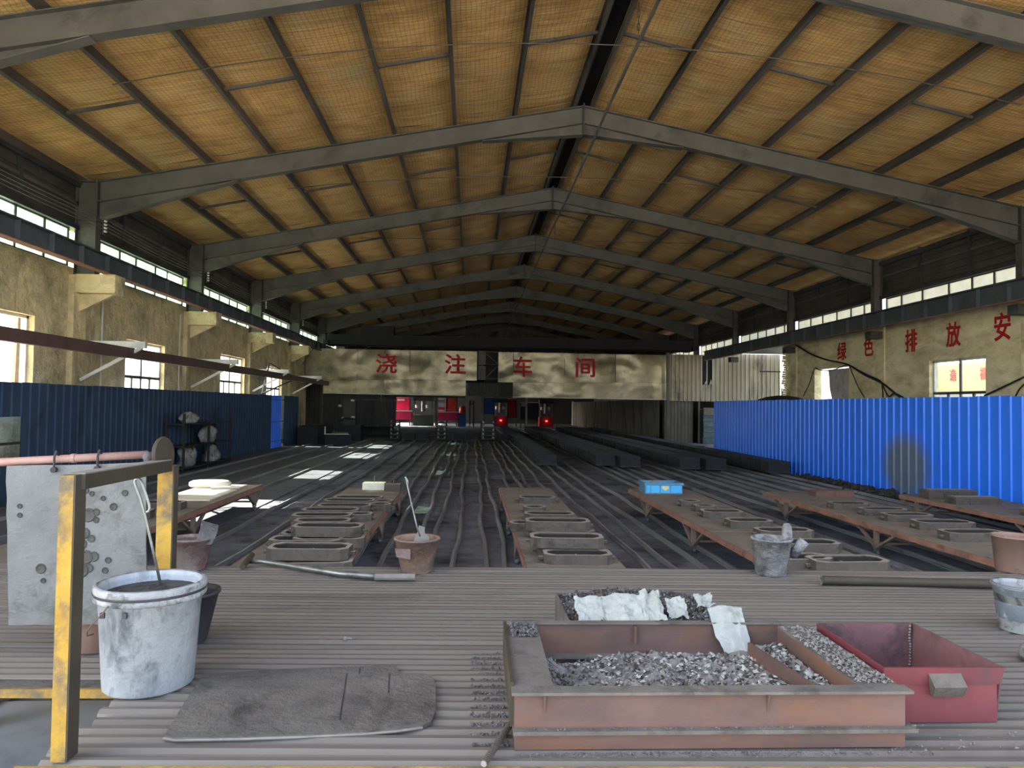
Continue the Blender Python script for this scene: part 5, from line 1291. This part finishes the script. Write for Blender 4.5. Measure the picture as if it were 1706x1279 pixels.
def crumple(label, px, py, z, wx, wy, seed, tilt=.5, fold=1.0, group=None):
    p = onz(px, py, DZ + z) + Vector((0, .065, .012))
    def fn(u, v):
        n_ = noise.turbulence(Vector((u * 2.2 + seed, v * 2.2, seed * 1.7)), 4, True)
        e = .88 + .18 * noise.noise(Vector((math.atan2(v - .5, u - .5) * 1.3, seed, 0)))
        return ((u - .5) * wx * e + .012 * n_, (v - .5) * wy * e * math.cos(tilt), (v - .5) * wy * math.sin(tilt) + fold * .018 * n_ + .006 * math.sin(u * 9 + seed) * fold)
    o = MB().grid(fn, 26, 22).build('crumpled_paper', 'paper', None, p, smooth=False); return tag(o, label, 'paper', group or 'crumpled paper on the slag')
crumple('crumpled white paper at the corner of the slag tray nearest the guard rail', 990, 1030, .185, .17, .16, 1.0)
crumple('widest crumpled white paper in the middle of the slag tray', 1045, 1028, .195, .20, .18, 4.0)
crumple('pinkish crumpled paper between two white ones in the slag tray', 1092, 1024, .20, .10, .18, 7.0)
crumple('greenish crumpled paper near the open end of the slag tray', 1133, 1026, .19, .10, .12, 9.0)
crumple('small paper scrap at the far corner of the slag tray', 1178, 1014, .19, .09, .08, 12.0)
p = onz(1228, 1060, DZ + .19)
def drape(u, v):
    n_ = noise.turbulence(Vector((u * 2.5, v * 3, 5)), 4, True)
    yy_ = .05 - .10 * v; z = .03 + .03 * math.sin(PI * min(1, v * 1.6)) - (max(0, v - .3)) * .20 - .012 * (1 - math.sin(PI * u))
    return ((u - .5) * (.13 + .03 * math.sin(v * 3)) * (1 - .25 * v) + .05 * v + .012 * n_, yy_ + .012 * n_, z + .010 * n_)
o = MB().grid(drape, 22, 26).build('crumpled_paper', 'paper', None, (p.x, 2.93, DZ + FZ + .015), smooth=False); tag(o, 'white paper draped over the back beam of the slag frame', 'paper', 'crumpled paper on the slag')

# red box ----------------------------------------------------------------
bx0, bx1, by0, by1, H = 1.445, 1.835, 2.43, 2.93, .19
r = thing('red_box', 'open red steel box with a grey handle plate beside the slag frame', 'box', ((bx0 + bx1)/2, by0, DZ), -.01)
hw = (bx1 - bx0)/2; D_ = by1 - by0; t = .006; fl_ = .02
def wallq(p, q, m_, nm):        # slab between inner/outer quads
    MB().hexa(p + q).build(nm, m_, r)
# front with flared upper lip
MB().span(-hw, hw, 0, t, 0, .135).build('front_wall', 'redbox', r)
MB().hexa([(-hw - .005, -.004, .13), (hw + .005, -.004, .13), (hw + .005, t, .13), (-hw - .005, t, .13), (-hw - fl_, -.012, H), (hw + fl_, -.012, H), (hw + fl_, t - .008, H), (-hw - fl_, t - .008, H)]).build('front_lip', 'redbox', r)
MB().span(-hw, hw, D_ - t, D_, 0, H).build('back_wall', 'redbox_in', r)
for s in (-1, 1):
    MB().hexa([(s * hw - (t if s > 0 else 0), t, 0), (s * hw + (0 if s > 0 else t), t, 0), (s * hw + (0 if s > 0 else t), D_, 0), (s * hw - (t if s > 0 else 0), D_, 0),
               (s * (hw + fl_) - (t if s > 0 else 0), -.008, H), (s * (hw + fl_) + (0 if s > 0 else t), -.008, H), (s * (hw + .01) + (0 if s > 0 else t), D_, H), (s * (hw + .01) - (t if s > 0 else 0), D_, H)]).build('side_wall', 'redbox_in' if s > 0 else 'redbox', r)
MB().span(-hw + t, hw - t, t, D_ - t, .004, .012).build('box_floor', 'redbox_in', r)
MB().hexa([(-.045, -.02, .095), (.06, -.02, .095), (.06, -.004, .095), (-.045, -.004, .095), (-.055, -.045, .135), (.06, -.045, .135), (.06, -.004, .175), (-.055, -.004, .175)]).build('handle_plate', 'dust', r)
wd_ = MB()
for k in range(14): wd_.lathe([(0, 0), (.005, .003), (.004, .008), (0, .01)], 6, c=(hw - .012 + random.uniform(-.002, .002), D_ - .014, .02 + k * .012))
wd_.build('weld_bead', 'ash_w', r)
# light spatter of ash in front of the red box and over the bars
def sG(): return (1.3 + .7 * random.random(), 2.24 + .16 * random.random(), DZ - .006)
chips('ash_crumbs', 'pale crumbs scattered on the bars before the red box', 90, sG, .002, .008, 'ash_w', flat=.6)
p = deck(575, 1066); tag(MB().lathe([(0, 0), (.010, .002), (.012, .012), (.006, .02), (0, .021)], 8).tube([(0, 0, .01), (.03, .004, .008)], .006, 6).build('bolt', 'edge', None, (p.x, p.y, DZ - .002)), 'single loose bolt on the open stretch of bars', 'bolt')
# sand ridge and rubble at the foot of the blue fence, pale chips on the floor
def sH(): return (10.42 - .55 * random.random() ** 1.5, 9 + 13 * random.random(), .02 + .10 * random.random())
chips('rubble_strip', 'dark rubble strewn along the foot of the blue fence', 700, sH, .03, .10, 'ash_d', flat=.6)
def sI(): return (random.uniform(-4, 8.4), random.uniform(5.6, 24), .015)
chips('floor_chips', 'small pale chips scattered over the black sand between the rails', 260, sI, .008, .024, 'ash_w', flat=.5)
